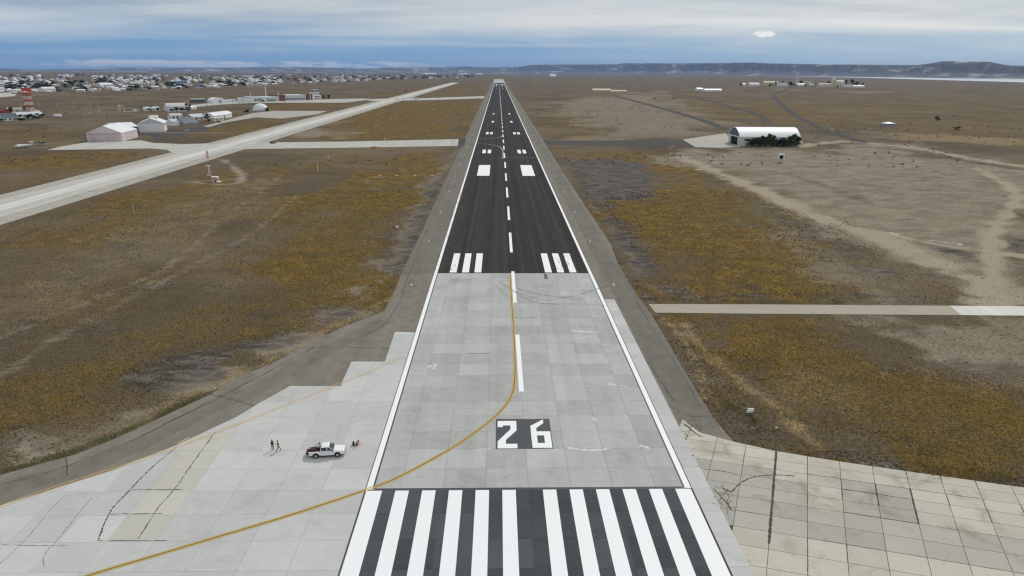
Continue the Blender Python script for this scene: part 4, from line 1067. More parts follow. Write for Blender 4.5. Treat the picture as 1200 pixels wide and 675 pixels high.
obj('shaft', MB().tube((0, 0, 0), (0, 0, 20), .95, .75, 8), 'signal_white', e); obj('tip', MB().tube((0, 0, 20), (0, 0, 34), .75, .12, 8), 'white_metal', e)
for x, lb in ((294.3,'small white chimney-like water tank tower left of the terminal'),(327,'short pale lighting mast behind the left terminal wing'),(364,'short pale lighting mast behind the brick annex')):
    q = P(x, 118.5); e = thing('light_mast', lb, 'mast', (q[0], q[1], GZ)); obj('pole', MB().tube((0, 0, 0), (0, 0, 15), .5, .35, 7), 'signal_white', e); obj('lamp_head', MB().box(-1.3, 1.3, -.3, .3, 14.6, 15.6), 'white_metal', e)
for (xa, xb, y, d, hw, hr, kd, wl, rf, lb) in ((224,240.5,120.4,14,5,6.4,'flat','slate_roof','zinc_roof','dark grey building with pale roof left of the arched shelter'), (220,224,120.6,8,5.5,6.5,'flat','peach_wall','red_roof','small reddish block at the left of the dark grey building'), (271,277,119.8,9,4,5,'flat','white_wall','white_metal','small white block left of the terminal wing'), (282,291,119.6,12,7,8,'flat','white_wall','zinc_roof','two-storey white building just left of the terminal wing'), (264,268,120.2,7,3,4.5,'gx','white_wall','zinc_roof','tiny white hut right of the arched shelter'), (291.5,296.5,119.6,9,9,9.6,'flat','red_wall','white_metal','red and white block between white building and terminal wing')):
    building('airport_building', lb, 'building', (xa, y), (xb, y-.25), d, hw, hr, kd, wl, rf, wins=[(-.25,1.8,1.5,3.2),(.25,1.8,1.5,3.2)], wmat='dark_glass')
building('shelter', 'white arched shelter with open grey end left of the terminal', 'shelter', (249.5,121.2), (264,120.6), 14, 3.0, 9.0, 'ay', 'white_wall', 'white_metal', doors=[(.1,6,0,5)], dmat='grey_roof')
# pale dome shelter on the pad
c, rz, w = frame((297,130.6), (316,130.2))
e = thing('dome_shelter', 'large white fabric dome shelter standing on the grey pad', 'shelter', (c[0], c[1], GZ), rz)
rings = []
for k in range(11):
    u = k/10; x = (u-.5)*w; hgt = 10.5*math.sqrt(max(.03, 1-(2*u-1)**2))**.9; dd = 8.5*math.sqrt(max(.05, 1-(2*u-1)**2))
    rings.append([(x, 8+math.cos(a2)*dd, max(-.1, math.sin(a2)*hgt)) for a2 in [math.pi*j/10 for j in range(11)]]+[(x, 8-dd, -.2), (x, 8+dd, -.2)])
obj('fabric_shell', MB().loft([r[:11] for r in rings]), 'white_metal', e, smooth=True)
obj('entrance', MB().box(w*.28, w*.46, -1.6, 4.5, 0, 4.6), 'dark_inside', e)
obj('green_panel', MB().box(w*.44, w*.56, -2.5, 2, 0, 3.4), 'lime_green', e)
q = P(289.5,132.2)
tree('tree', 'low dark shrub mass left of the white dome shelter', q, 4.5, 4.0, n=150, seed=9, cat='shrub')

# compound at the far left with the radar tower
building('house', 'white house with slate roof at the left edge of the photo', 'house', (3,142), (21.5,141.2), 11, 4, 8, 'gx', 'white_wall', 'slate_roof', wins=[(-.3,1.6,1,2.8),(0,1.6,1,2.8),(.3,1.6,1,2.8)], doors=[(.15,1.2,0,2.3)])
building('house', 'small red gabled house behind the slate roofed house', 'house', (4.5,135.5), (12.5,135), 10, 5, 8.5, 'gy', 'red_wall', 'red_roof', wins=[(0,1.6,3,5)])
building('house', 'long low cream building behind the red house', 'house', (-14,133), (31.5,131.4), 12, 4, 5.4, 'flat', 'cream_wall', 'white_metal', wins=[(u,1.8,1.2,2.8) for u in (-.1,.1,.25,.4)])
e, w = building('house', 'long white house with a row of trees under the radar tower', 'house', (19,139), (51,137.2), 11, 4, 6.6, 'gx', 'white_wall', 'zinc_roof', wins=[(u,1.8,1.2,3) for u in (-.38,-.2,-.02,.16,.34)])
building('annex', 'small white annex right of the radar tower foot', 'annex', (41,134.5), (46.5,134.3), 7, 4.5, 5.2, 'flat', 'white_wall', 'white_metal', wins=[(0,1.6,1.2,3)])
for i, (x, y, h, r, lb) in enumerate(((14,134.5,10,3.6,'tall dark tree behind the slate roofed house'), (33,134,12,4.2,'tallest dark tree left of the radar tower foot'), (25,141.4,6.5,4.6,'broad dark tree at the left of the long white house'), (34.5,140,6.5,3.6,'second dark tree from the left before the long white house'), (39.6,139.7,5,2.4,'narrow third tree before the long white house'), (44,139.2,6.2,3.4,'fourth dark tree before the long white house'), (50.5,138.6,5.6,2.4,'dark tree at the right end of the long white house'), (0.5,143,4.5,3.2,'dark shrub at the very left edge by the slate roofed house'), (21,137.5,4.5,2.6,'small tree between the red house and long white house'), (27,135,4.5,2.4,'small tree under the long cream building'))):
    tree('tree', lb, P(x, y), h, r, n=150, seed=10+i % 3)
def lattice(name, label, loc, h, w0, w1, bands, mats, n=8, r=.22, cat='tower'):
    e = thing(name, label, cat, (loc[0], loc[1], GZ))
    for k in range(n):
        z0, z1 = h*k/n, h*(k+1)/n; a0 = w0+(w1-w0)*k/n; a1 = w0+(w1-w0)*(k+1)/n; mb = MB()
        cs = [(-1, -1), (1, -1), (1, 1), (-1, 1)]
        for q in range(4):
            c0, c1 = cs[q], cs[(q+1) % 4]
            mb.tube((c0[0]*a0, c0[1]*a0, z0), (c0[0]*a1, c0[1]*a1, z1), r, r, 5)
            mb.tube((c0[0]*a0, c0[1]*a0, z0), (c1[0]*a1, c1[1]*a1, z1), r*.6, r*.6, 4)
            mb.tube((c1[0]*a0, c1[1]*a0, z0), (c0[0]*a1, c0[1]*a1, z1), r*.6, r*.6, 4)
            mb.tube((c0[0]*a1, c0[1]*a1, z1), (c1[0]*a1, c1[1]*a1, z1), r*.6, r*.6, 4)
        obj('tower_section', mb, mats[k % 2], e)
    return e
e = lattice('radar_tower', 'red and white lattice radar tower with platform on top', P(37,136.5), 27, 3.6, 2.6, 8, ('signal_white', 'signal_red'), 8, .27)
obj('platform', MB().box(-5.2, 5.2, -5.2, 5.2, 27, 28), 'signal_red', e)
rl = MB()
for s in (-5, 5):
    rl.tube((s, -5, 29.4), (s, 5, 29.4), .12, .12, 5); rl.tube((-5, s, 29.4), (5, s, 29.4), .12, .12, 5)
    for k in range(5): rl.tube((s, -5+2.5*k, 28), (s, -5+2.5*k, 29.4), .1, .1, 4); rl.tube((-5+2.5*k, s, 28), (-5+2.5*k, s, 29.4), .1, .1, 4)
obj('railing', rl, 'signal_red', e)
obj('antenna', MB().box(-5.5, 5.5, -.5, .5, 29.8, 33.2), 'signal_red', e); obj('antenna_mount', MB().tube((0, 0, 28), (0, 0, 30), 1.0, .8, 8), 'signal_white', e)
# tank
q = P(67.8,138); e = thing('tank', 'white horizontal storage tank alone on the brown plain', 'tank', (q[0], q[1], GZ), .05)
obj('vessel', MB().loft([[(x, math.cos(a2)*r_, 2.3+math.sin(a2)*r_) for a2 in [2*math.pi*j/14 for j in range(14)]] for x, r_ in ((-4.4, .5), (-4, 1.5), (-3.4, 1.9), (3.4, 1.9), (4, 1.5), (4.4, .5))]), 'white_metal', e, smooth=True)
for x in (-2.5, 2.5): obj('saddle', MB().box(x-.3, x+.3, -1.4, 1.4, 0, 1), 'cream_wall', e)

# right-hand arched hangar
a_, b_, c_ = P(848.7,166.2), P(867,171.2), P(936,171.6)
fw = math.hypot(b_[0]-a_[0], b_[1]-a_[1]); L = math.hypot(c_[0]-b_[0], c_[1]-b_[1]); rz = math.atan2(c_[1]-b_[1], c_[0]-b_[0])
e = thing('hangar', 'arched hangar with white roof and open dark end, right of the runway', 'hangar', (b_[0], b_[1], GZ), rz)
W_ = min(fw, 30); hw, hr = 7.0, 13.4
arc = [(W_*k/16, hw+(hr-hw)*(1-(2*k/16-1)**2)) for k in range(17)]
obj('side_wall', MB().box(0, L, 0, .3, -.3, hw), 'grey_gable', e); obj('side_wall', MB().box(0, L, W_-.3, W_, -.3, hw), 'grey_gable', e)
obj('end_wall', MB().prism([(0, -.3), (W_, -.3)]+arc[::-1], L-.3, L, 'x'), 'grey_gable', e)
obj('gable_panel', MB().prism([(0, hw-.5), (W_, hw-.5)]+arc[::-1], .2, .5, 'x'), 'slate_roof', e)
rf = None
NSH = 9
for k in range(NSH):
    mb = MB(); x0 = -.8+k*(L+1.6)/NSH; x1 = -.8+(k+1)*(L+1.6)/NSH-.06
    for j in range(16):
        p0, p1 = arc[j], arc[j+1]
        mb.prism([(p0[0], p0[1]+.05), (p1[0], p1[1]+.05), (p1[0], p1[1]+.4), (p0[0], p0[1]+.4)], x0, x1, 'x')
    obj('roof_panel', mb, 'white_metal', e)
obj('eave_beam', MB().box(-.9, .1, -.3, W_+.3, hw-.5, hw+.1), 'white_wall', e)
for y0, y1 in ((0.05, W_*.22), (W_*.80, W_-.05)): obj('door_leaf', MB().box(-.25, .15, y0, y1, 0, hw-.55), 'cream_wall', e)
obj('floor', MB().box(.5, L-.5, .5, W_-.5, -.1, .1), 'dark_inside', e); obj('dark_backing', MB().box(18, 18.3, .4, W_-.4, 0.1, hw), 'dark_inside', e)  # near-black floor and sheet stand in for the shade inside
obj('window', MB().box(3.2, 7.0, -.08, .02, 4.2, 5.8), 'dark_glass', e)
obj('door', MB().box(4.4, 6.4, -.08, .02, 0, 2.6), 'wood', e)
for k in range(4): obj('window', MB().box(L*.62+k*6, L*.62+k*6+2.6, -.08, .02, 2.4, 4.4), 'lamp_clear', e)
HB = [(.16,5.2),(.22,6.0),(.29,6.2),(.36,7.4),(.42,6.4),(.49,8.6),(.55,7.6),(.62,4.2),(.69,5.8),(.76,5.0),(.83,7.4),(.90,8.4),(.96,7.0)]
for k, (u, h) in enumerate(HB):
    lx, ly = u*L, -2.4+random.uniform(-.5, .5)
    q = (b_[0]+lx*math.cos(rz)-ly*math.sin(rz), b_[1]+lx*math.sin(rz)+ly*math.cos(rz))
    ordn = ('first', 'second', 'third', 'fourth', 'fifth', 'sixth', 'seventh', 'eighth', 'ninth', 'tenth', 'eleventh', 'twelfth', 'last')[k]
    tree('poplar', ordn+' green poplar from the open end along the arched hangar wall', q, h*1.16, (2.3, 2.0, 2.6)[k % 3], 'column', 'leaf_green' if k in (4, 5, 6, 11) else 'leaf_hedge', 420, 'poplars along the arched hangar', seed=30+k % 3)
# weather box on a post
q = P(914.5,190.5); e = thing('sign_box', 'white box sign with black face on a post before the arched hangar', 'sign', (q[0], q[1], GZ))
obj('post', MB().tube((0, 0, 0), (0, 0, 2.6), .3, .22, 8), 'cream_wall', e); obj('box', MB().box(-1.5, 2.0, -1, 1, 2.4, 5.6), 'signal_white', e)
obj('face', MB().box(-1.35, 1.1, -1.06, -1.0, 2.6, 4.9), 'dark_inside', e); obj('slab', MB().box(-1.6, 3.2, -1.4, 1.2, -.05, .2), 'concrete_white', e)
# red-white windsock / wind mast
def wind_mast(label, loc, h, sock):
    e = thing('wind_mast', label, 'mast', (loc[0], loc[1], GZ))
    for k in range(6): obj('pole_section', MB().tube((0, 0, h*k/6), (0, 0, h*(k+1)/6), .22, .2, 7), ('signal_white', 'signal_red')[k % 2], e)
    if sock: obj('windsock', MB().loft([[(x, math.cos(a2)*r_, h-.6-x*.25+math.sin(a2)*r_) for a2 in [2*math.pi*j/10 for j in range(10)]] for x, r_ in ((.2, .5), (2.4, .3))]), 'signal_orange', e)
    return e
wind_mast('red and white banded wind mast on the grass before the hangar road', P(785,186.5), 9.5, True)
# right-hand distance
def row(name, cat, items, group=None):
    for (xa, xb, y, d, hw, hr, kd, wl, rf, lb) in items:
        if name == 'village_house': hw, hr = hw*1.35, hr*1.35
        building(name, lb, cat, (xa, y), (xb, y), d, hw, hr, kd, wl, rf, wins=[(-.3,2.2,1.2,3),(.0,2.2,1.2,3),(.3,2.2,1.2,3)], group=group)
row('barn', 'barn', ((695,716,108.2,20,6,9.5,'gx','sand_wall','cream_wall','left half of the long sand coloured barn right of the runway'), (716.2,735,109.2,18,5,8,'gx','sand_wall','sand_wall','lower right half of the long sand coloured barn')))
row('shed', 'shed', ((817,824,106.2,16,5,8.5,'gx','white_wall','white_metal','small white shed left of the two far white sheds'), (826,846,107.4,18,5,8,'gx','white_wall','white_metal','longer white shed right of the two far white sheds')))
row('canopy', 'shed', ((1038,1048.5,148.2,10,3.0,4.6,'hip','grey_roof','white_metal','small isolated shed with white hip roof on the right plain'),))
row('village_house', 'house', ((870,874,100.4,12,5,8,'gx','white_wall','white_metal','tiny white house at the left end of the far village'), (878,890,100.6,16,5,10,'gx','white_wall','white_metal','white gabled house second from the left in the far village'), (895,912,99.8,18,9,13,'gx','cream_wall','cream_wall','long cream house left of the village mast'), (912.5,923,101,16,8,10,'flat','white_wall','white_metal','flat white house below the long cream house'), (933,943,101,14,6,8,'gx','white_wall','zinc_roof','low white house at the foot of the village mast'), (943.5,951,100.6,18,13,15,'flat','cream_wall','cream_wall','tall cream block right of the village mast'), (948,954,101.8,10,7,9,'gx','sand_wall','cream_wall','small sand house before the tall cream block'), (960,975,102,20,8,11,'gx','cream_wall','peach_wall','long cream hall left of the village church'), (989,1002,102.2,14,5,7,'flat','white_wall','white_metal','low white wall house right of the church'), (1001,1013,102.6,14,4.6,6.5,'gx','white_wall','white_metal','last low white house at the right end of the village')))
c, rz, w = frame((975,102), (989.5,102))
e = thing('church', 'cream church with square tower in the far village', 'church', (c[0], c[1], gz(*c)), rz)
obj('nave', MB().box(-w*.2, w/2, 0, 22, 0, 22), 'cream_wall', e); obj('nave_roof', MB().prism([(0, 22), (22, 22), (11, 28)], -w*.2, w/2, 'x'), 'cream_wall', e)
tw = obj('tower', MB().box(-w/2, -w*.2+.01, -1, 10, 0, 31), 'cream_wall', e); obj('spire', MB().add([(-w/2-.3, -1.3, 31), (-w*.2+.3, -1.3, 31), (-w*.2+.3, 10.3, 31), (-w/2-.3, 10.3, 31), (-w*.35, 4.5, 38)], [(0, 1, 4), (1, 2, 4), (2, 3, 4), (3, 0, 4), (3, 2, 1, 0)]), 'cream_wall', tw)
for z in (6, 15): obj('window', MB().box(-w*.4, -w*.3, -1.1, -.98, z, z+4), 'dark_glass', e)
for u in (-.05, .15, .35): obj('window', MB().box(u*w-1.3, u*w+1.3, -.1, .02, 5, 12), 'dark_glass', e)
lattice('lattice_mast', 'pale lattice radio mast rising from the far village', P(933.5,101), 58, 4.6, 2.6, 8, ('signal_white', 'zinc_roof'), 8, .55, 'mast')
VT = sorted([(868,101.2,13,9),(877,101,8,5),(903,101.4,9,12),(909,100.4,17,6),(917,99.5,14,8),(926,101,14,14),(931,101.5,10,8),(938,99.8,15,14),(944,101.8,8,7),(956,101,12,12),(971,100.5,15,12),(991,100.6,24,14),(997,101,22,16),(1004,101.4,16,12),(1011,101.2,14,7),(981,103,8,5)])
for k, (x, y, h, r) in enumerate(VT):
    tree('village_tree', ('first second third fourth fifth sixth seventh eighth ninth tenth eleventh twelfth thirteenth fourteenth fifteenth last'.split()[k])+' dark tree from the left in the far village', P(x, y), h*1.3, r*.85, n=140, group='trees of the far village', seed=40+k % 3)
building('hut', 'tiny white hut on the plain right of the runway end', 'hut', (646,89.6), (652,89.6), 40, 14, 22, 'gx', 'white_wall', 'white_metal')

# ------------------------------------------------------------------ the distant town
def house_mesh(w, d, hw, hr, kind, wall, roof):
    mb = MB(); a = wall_mb(kind, w, d, hw, hr); r = roof_mb(kind, w, d, hw, hr, .4, .3)
    mb.add(a.v, a.f, 0); mb.add(r.v, r.f, 1)
    for u in (-.28, .05, .32): mb.box(u*w-.8, u*w+.8, -.08, .03, 1, 2.6, 2)
    me = mb.mesh('town_house')
    for q in (wall, roof, 'dark_glass'): me.materials.append(MATS[q])
    return me
HK = [('white roofed pale house among the roofs of the distant town', [house_mesh(14, 11, 3.6, 6.5, 'gx', 'white_wall', 'white_metal'), house_mesh(19, 12, 4.2, 6.5, 'gx', 'cream_wall', 'white_metal'), house_mesh(12, 13, 3.6, 7, 'gy', 'white_wall', 'white_metal')]),
      ('grey zinc roofed house among the roofs of the distant town', [house_mesh(13, 11, 3.4, 6.3, 'gx', 'cream_wall', 'zinc_roof'), house_mesh(16, 11, 3.6, 6, 'hip', 'white_wall', 'grey_roof'), house_mesh(22, 14, 5.5, 6.4, 'flat', 'white_wall', 'zinc_roof')]),
      ('dark roofed house among the roofs of the distant town', [house_mesh(12, 10, 3.2, 6.2, 'gx', 'white_wall', 'slate_roof'), house_mesh(13, 11, 3.3, 6.5, 'gy', 'cream_wall', 'brown_roof')]),
      ('red roofed house among the roofs of the distant town', [house_mesh(13, 11, 3.3, 6.4, 'gx', 'white_wall', 'red_roof'), house_mesh(12, 10, 3.3, 6.0, 'hip', 'peach_wall', 'red_roof')]),
      ('blue roofed house among the roofs of the distant town', [house_mesh(14, 11, 3.6, 6.4, 'gx', 'white_wall', 'blue_roof')])]
HW = [.33, .31, .20, .12, .04]
def town_span(x):
    return np.interp(x, [-30, 0, 150, 250, 330, 420, 480, 560], [110, 109.2, 106.6, 103.5, 99.6, 95.2, 93.2, 91.2]), np.interp(x, [-30, 300, 560], [88.3, 88.2, 88.0])
cand = []
rd = random.Random(3)
while len(cand) < 760:
    x = rd.uniform(-20, 560); yn, yf = town_span(x)
    if x > 330 and rd.random() > (0.42 if x < 430 else .22): continue
    u = rd.random(); y = yf+(yn-yf)*(u**0.9)
    if math.sin(x*.045+1.3)+math.sin(x*.13+y*.25) < -1.15: continue
    q = P(x, y)
    ca, sa = math.cos(.32), math.sin(.32); lu, lv = q[0]*ca+q[1]*sa, -q[0]*sa+q[1]*ca      # settle on a street grid
    lv = round(lv/46)*46+rd.uniform(-3, 3)+(9 if rd.random() < .5 else -9); lu = round(lu/19)*19+rd.uniform(-2, 2)
    q = (lu*ca-lv*sa, lu*sa+lv*ca); cand.append((q[0], q[1], math.hypot(*q)))
cand.sort(key=lambda c: c[2])
uniq = []; seen = set()
for c in cand:
    k = (round(c[0]/15), round(c[1]/15))
    if k in seen: continue
    seen.add(k); uniq.append(c)
far_mb = MB()
for i, (x, y, r) in enumerate(uniq):
    if 2*i < 2*290:
        kd = rd.choices(range(5), HW)[0]; me = rd.choice(HK[kd][1])
        o = bpy.data.objects.new('town_house', me); COL.objects.link(o); o.location = (x, y, gz(x, y)); o.rotation_euler = (0, 0, .32+rd.choice((0, 1.5708, 0, 3.1416))); s = rd.uniform(.68, 1.1); o.scale = (s, s, s*rd.uniform(.9, 1.25))
        tag(o, HK[kd][0], 'house', 'houses of the distant town')
    else:
        s = rd.uniform(1, 1.8); z = gz(x, y); far_mb.prism([(-7*s+x, z), (7*s+x, z), (7*s+x, z+4.5*s), (x, z+7*s), (x-7*s, z+4.5*s)], y, y+11*s, 'y', rd.choice((0, 0, 1, 1, 2)))
tag(obj('far_town_roofs', far_mb, ['white_metal', 'zinc_roof', 'brown_roof']), 'mass of tiny roofs at the back of the distant town', 'town', kind='stuff')
for k in range(230):
    x = rd.uniform(-15, 560); yn, yf = town_span(x); y = yf+(yn-yf)*rd.random()**1.1
    tree('town_tree', 'dark tree standing among the distant town houses', P(x, y), rd.uniform(9, 17), rd.uniform(9, 20), n=90, group='trees of the distant town', seed=60+k % 4, mat='leaf_hedge')
building('hall', 'large blue hall at the near edge of the distant town', 'hall', (206,99.3), (219,98.6), 26, 9, 11, 'flat', 'blue_roof', 'blue_roof', doors=[(0,6,0,5)])
building('hall', 'long white roofed warehouse at the near left edge of the town', 'hall', (52,107.5), (66,107.2), 26, 7, 11, 'gx', 'white_wall', 'white_metal')
building('hall', 'white roofed warehouse in the middle of the distant town', 'hall', (119,102.5), (134,102.2), 30, 8, 13, 'gx', 'cream_wall', 'white_metal')
lot = root('parking_lot'); sheet('concrete_surface', PX((-25,116.5),(-25,109.5),(10,109.2),(20,110.5),(17,112.5)), Z_SH+.05, 'concrete_taxi', lot)
for (xa, xb, y, lb) in ((497,512,87.2,'pale building left of two far behind the runway end'), (560,566,86.6,'small pale building far behind the runway end'), (540,549,86.8,'pale building middle far behind the runway end')):
    building('far_building', lb, 'building', (xa, y), (xb, y), 60, 12, 18, 'gx', 'white_wall', 'white_metal')

# ------------------------------------------------------------------ vehicles
def wheel(parent, x, y, z, r, wd):
    s = 1 if y > 0 else -1
    t_ = obj('wheel', MB().tube((0, -wd/2, 0), (0, wd/2, 0), r, r, 18), 'tyre', parent, (x, y, z))
    obj('rim', MB().tube((0, s*wd*.42, 0), (0, s*wd*.54, 0), r*.62, r*.5, 12), 'rim', t_)
    return t_
def pickup(label, loc, rz):
    e = thing('pickup_truck', label, 'pickup truck', (*loc, 0.05), rz)
    h = MB()
    h.loft([[(x, -w_, zb), (x, w_, zb), (x, w_*1.0, zm), (x, w_*.93, zt), (x, -w_*.93, zt), (x, -w_*1.0, zm)] for x, w_, zb, zm, zt in
            ((-.92, .90, .42, .75, 1.08), (-.3, .91, .40, .78, 1.10), (.9, .91, .40, .80, 1.12), (1.3, .91, .42, .82, 1.11), (2.0, .90, .45, .80, 1.03), (2.45, .84, .48, .78, .96), (2.62, .74, .52, .74, .86))])
    obj('body', h, 'car_white', e)
    bd = MB(); bd.box(-2.62, -.93, -.88, .88, .50, .72)
    obj('bed_floor', bd, 'black_plastic', e)
    for s in (-1, 1):
        obj('bed_side', MB().loft([[(-2.62, s*.80, .45), (-2.62, s*.90, .5), (-2.62, s*.90, 1.06), (-2.62, s*.80, 1.08)], [(-.93, s*.80, .45), (-.93, s*.91, .5), (-.93, s*.91, 1.08), (-.93, s*.80, 1.10)]]), 'car_white', e)
        obj('dark_wheel_well', MB().prism([(x_, z_) for x_, z_ in [(-1.62+.50*math.cos(a2), .38+.50*math.sin(a2)) for a2 in [math.pi*j/10 for j in range(11)]]], s*.905-.02, s*.905+.02, 'y'), 'black_plastic', e)  # flat black discs stand in for the shaded wheel wells
        obj('dark_wheel_well', MB().prism([(1.58+.50*math.cos(a2), .38+.50*math.sin(a2)) for a2 in [math.pi*j/10 for j in range(11)]], s*.91-.02, s*.91+.02, 'y'), 'black_plastic', e)
        for x in (-1.62, 1.58): wheel(e, x, s*.83, .37, .375, .26)
        obj('headlight', MB().loft([[(2.40, s*.60, .72), (2.40, s*.84, .72), (2.36, s*.85, .92), (2.40, s*.60, .94)], [(2.60, s*.58, .72), (2.56, s*.78, .72), (2.50, s*.80, .90), (2.57, s*.58, .90)]]), 'lamp_clear', e)
        obj('taillight', MB().box(-2.66, -2.58, s*.84-.07, s*.84+.07, .72, 1.04), 'lamp_red', e)
        obj('mirror', MB().box(.78, .96, s*1.02-.10, s*1.02+.10, 1.12, 1.30), 'black_plastic', e)
        for nm, x0 in (('door', -.82), ('door', .12)):
            d_ = obj('door', MB().box(x0, x0+.9, s*.912-.012, s*.912+.012, .50, 1.04), 'car_white', e)
            obj('handle', MB().box(x0+.08, x0+.26, s*.93-.015, s*.93+.015, .93, .98), 'black_plastic', d_)
        obj('side_step', MB().box(-.85, 1.0, s*.93-.09, s*.93+.09, .30, .36), 'black_plastic', e)
    cab = obj('cab', MB().loft([[(-.92, -.87, 1.08), (1.12, -.87, 1.10), (1.12, .87, 1.10), (-.92, .87, 1.08)], [(-.82, -.74, 1.70), (.32, -.74, 1.72), (.32, .74, 1.72), (-.82, .74, 1.70)], [(-.70, -.62, 1.78), (.18, -.62, 1.79), (.18, .62, 1.79), (-.70, .62, 1.78)]]), 'car_white', e)
    def pane(nm, q, off): 
        q = [Vector(v) for v in q]; o3 = Vector(off); obj(nm, MB().add([v+o3 for v in q]+[v-o3*.6 for v in q], [(0, 1, 2, 3), (7, 6, 5, 4), (0, 4, 5, 1), (1, 5, 6, 2), (2, 6, 7, 3), (3, 7, 4, 0)]), 'dark_glass', cab)
    pane('windscreen', [(1.04, -.78, 1.16), (1.04, .78, 1.16), (.40, .68, 1.68), (.40, -.68, 1.68)], (.016, 0, .016))
    pane('rear_window', [(-.90, .70, 1.20), (-.90, -.70, 1.20), (-.835, -.62, 1.64), (-.835, .62, 1.64)], (-.016, 0, 0))
    for s in (-1, 1):
        pane('side_window', [(-.78, s*.853, 1.16), (.02, s*.853, 1.16), (.02, s*.752, 1.64), (-.74, s*.752, 1.64)], (0, s*.014, .003))
        pane('side_window', [(.12, s*.853, 1.16), (.94, s*.853, 1.16), (.36, s*.752, 1.64), (.12, s*.752, 1.64)], (0, s*.014, .003))
    obj('front_bumper', MB().box(2.42, 2.70, -.86, .86, .36, .56), 'car_silver', e); obj('grille', MB().box(2.60, 2.655, -.52, .52, .60, .82), 'black_plastic', e)
    obj('rear_bumper', MB().box(-2.78, -2.60, -.86, .86, .40, .56), 'steel_grey', e)
    obj('tailgate', MB().box(-3.12, -2.64, -.80, .80, .66, .74), 'maroon', e)
    rb = MB()
    for s in (-1, 1):
        rb.tube((-1.12, s*.78, 1.08), (-1.12, s*.70, 1.78), .05, .05, 8); rb.tube((-1.12, s*.70, 1.78), (-1.95, s*.78, 1.10), .045, .045, 8)
    rb.tube((-1.12, -.70, 1.78), (-1.12, .70, 1.78), .05, .05, 8)
    obj('roll_bar', rb, 'black_plastic', e)
    obj('bed_liner', MB().box(-2.58, -1.0, -.78, .78, .721, .80), 'dark_cloth', e)
    obj('number_plate', MB().box(2.70, 2.712, -.26, .26, .42, .53), 'signal_white', e)
    return e
pw0, pw1 = P(370.5,537.3), P(396,535.6)
prz = math.atan2(pw1[1]-pw0[1], pw1[0]-pw0[0])
pc = ((pw0[0]+pw1[0])/2-math.sin(prz)*.83, (pw0[1]+pw1[1])/2+math.cos(prz)*.83)
pickup('white double cab pickup with black roll bar and open tailgate on the apron', pc, prz)
q = (pc[0]-2.0*math.cos(prz), pc[1]-2.0*math.sin(prz))
tag(obj('equipment_case', MB().box(-.35, .35, -.5, .5, 0, .32).box(-.3, .3, -.45, .45, .32, .36), 'maroon', None, (q[0], q[1], .85), prz), 'dark red equipment case lying in the pickup bed', 'case')

def car(label, loc, rz, paint_, name='parked_car', cat='car', z=None, van=False, s=1.0):
    e = thing(name, label, cat, (loc[0], loc[1], gz(*loc)+.08 if z is None else z), rz); e.scale = (s, s, s)
    L2 = 2.3 if not van else 2.7; top = 1.45 if not van else 2.2
    obj('body', MB().loft([[(x, -w_, .28), (x, w_, .28), (x, w_, .62), (x, w_*.9, zt), (x, -w_*.9, zt), (x, -w_, .62)] for x, w_, zt in ((-L2, .74, .80), (-L2*.85, .86, .92), (0, .88, .96), (L2*.6, .87, .90), (L2*.92, .80, .76), (L2, .66, .62))]), paint_, e)
    c_ = obj('cabin', MB().loft([[(-L2*.80, -.80, .90), (L2*.42, -.80, .92), (L2*.42, .80, .92), (-L2*.80, .80, .90)], [(-L2*(.50 if not van else .78), -.62, top), (L2*.12, -.62, top), (L2*.12, .62, top), (-L2*(.5 if not van else .78), .62, top)]]), 'dark_glass', e)
    obj('roof', MB().box(-L2*(.52 if not van else .78), L2*.14, -.64, .64, top, top+.04), paint_, c_)
    for sx in (-1, 1):
        for sy in (-1, 1): wheel(e, sx*L2*.60, sy*.78, .32, .33, .22)
    for sy in (-1, 1): obj('headlight', MB().box(L2*.93, L2*.99, sy*.55-.14, sy*.55+.14, .55, .68), 'lamp_clear', e)
    return e
car('black car driving on the cross taxiway left of the runway', P(320,168.2), .05, 'car_black', z=.06)
car('small white car parked on the dark road by the white hangar', P(218.3,153.2), 2.6, 'car_white')
car('grey van parked behind the small white aircraft', P(48.5,170), 3.0, 'car_silver', 'parked_van', 'van', van=True, s=1.25)
for x, y, lb, pt in ((465.5,116.6,'leftmost of the white trucks on the far cross taxiway','car_white'), (472,116.2,'second white truck from the left on the far cross taxiway','car_white'), (484,116.2,'third white truck from the left on the far cross taxiway','car_white'), (488.5,116.6,'rightmost of the white trucks on the far cross taxiway','car_white'), (475.5,107.6,'small red vehicle on the far end of the taxiway','signal_red')):
    e = thing('service_truck', lb, 'truck', (*P(x, y), .06), .1)
    obj('cargo_box', MB().box(-3.6, 1.2, -1.25, 1.25, .8, 3.4), pt, e); obj('cab', MB().loft([[(1.3, -1.1, .6), (3.4, -1.1, .6), (3.4, 1.1, .6), (1.3, 1.1, .6)], [(1.3, -1.1, 2.6), (2.8, -1.05, 2.6), (2.8, 1.05, 2.6), (1.3, 1.1, 2.6)]]), pt, e)
    obj('windscreen', MB().box(3.0, 3.25, -.95, .95, 1.5, 2.3), 'dark_glass', e); obj('chassis', MB().box(-3.6, 3.3, -.9, .9, .5, .82), 'black_plastic', e)
    for sx in (-2.5, 2.3):
        for sy in (-1, 1): wheel(e, sx, sy*1.0, .48, .48, .3)
for k, x in enumerate((273,279,285)):
    car(('leftmost','middle','rightmost')[k]+' of three pale cars parked before the two-storey white building', P(x, 121), 1.5, 'car_white')
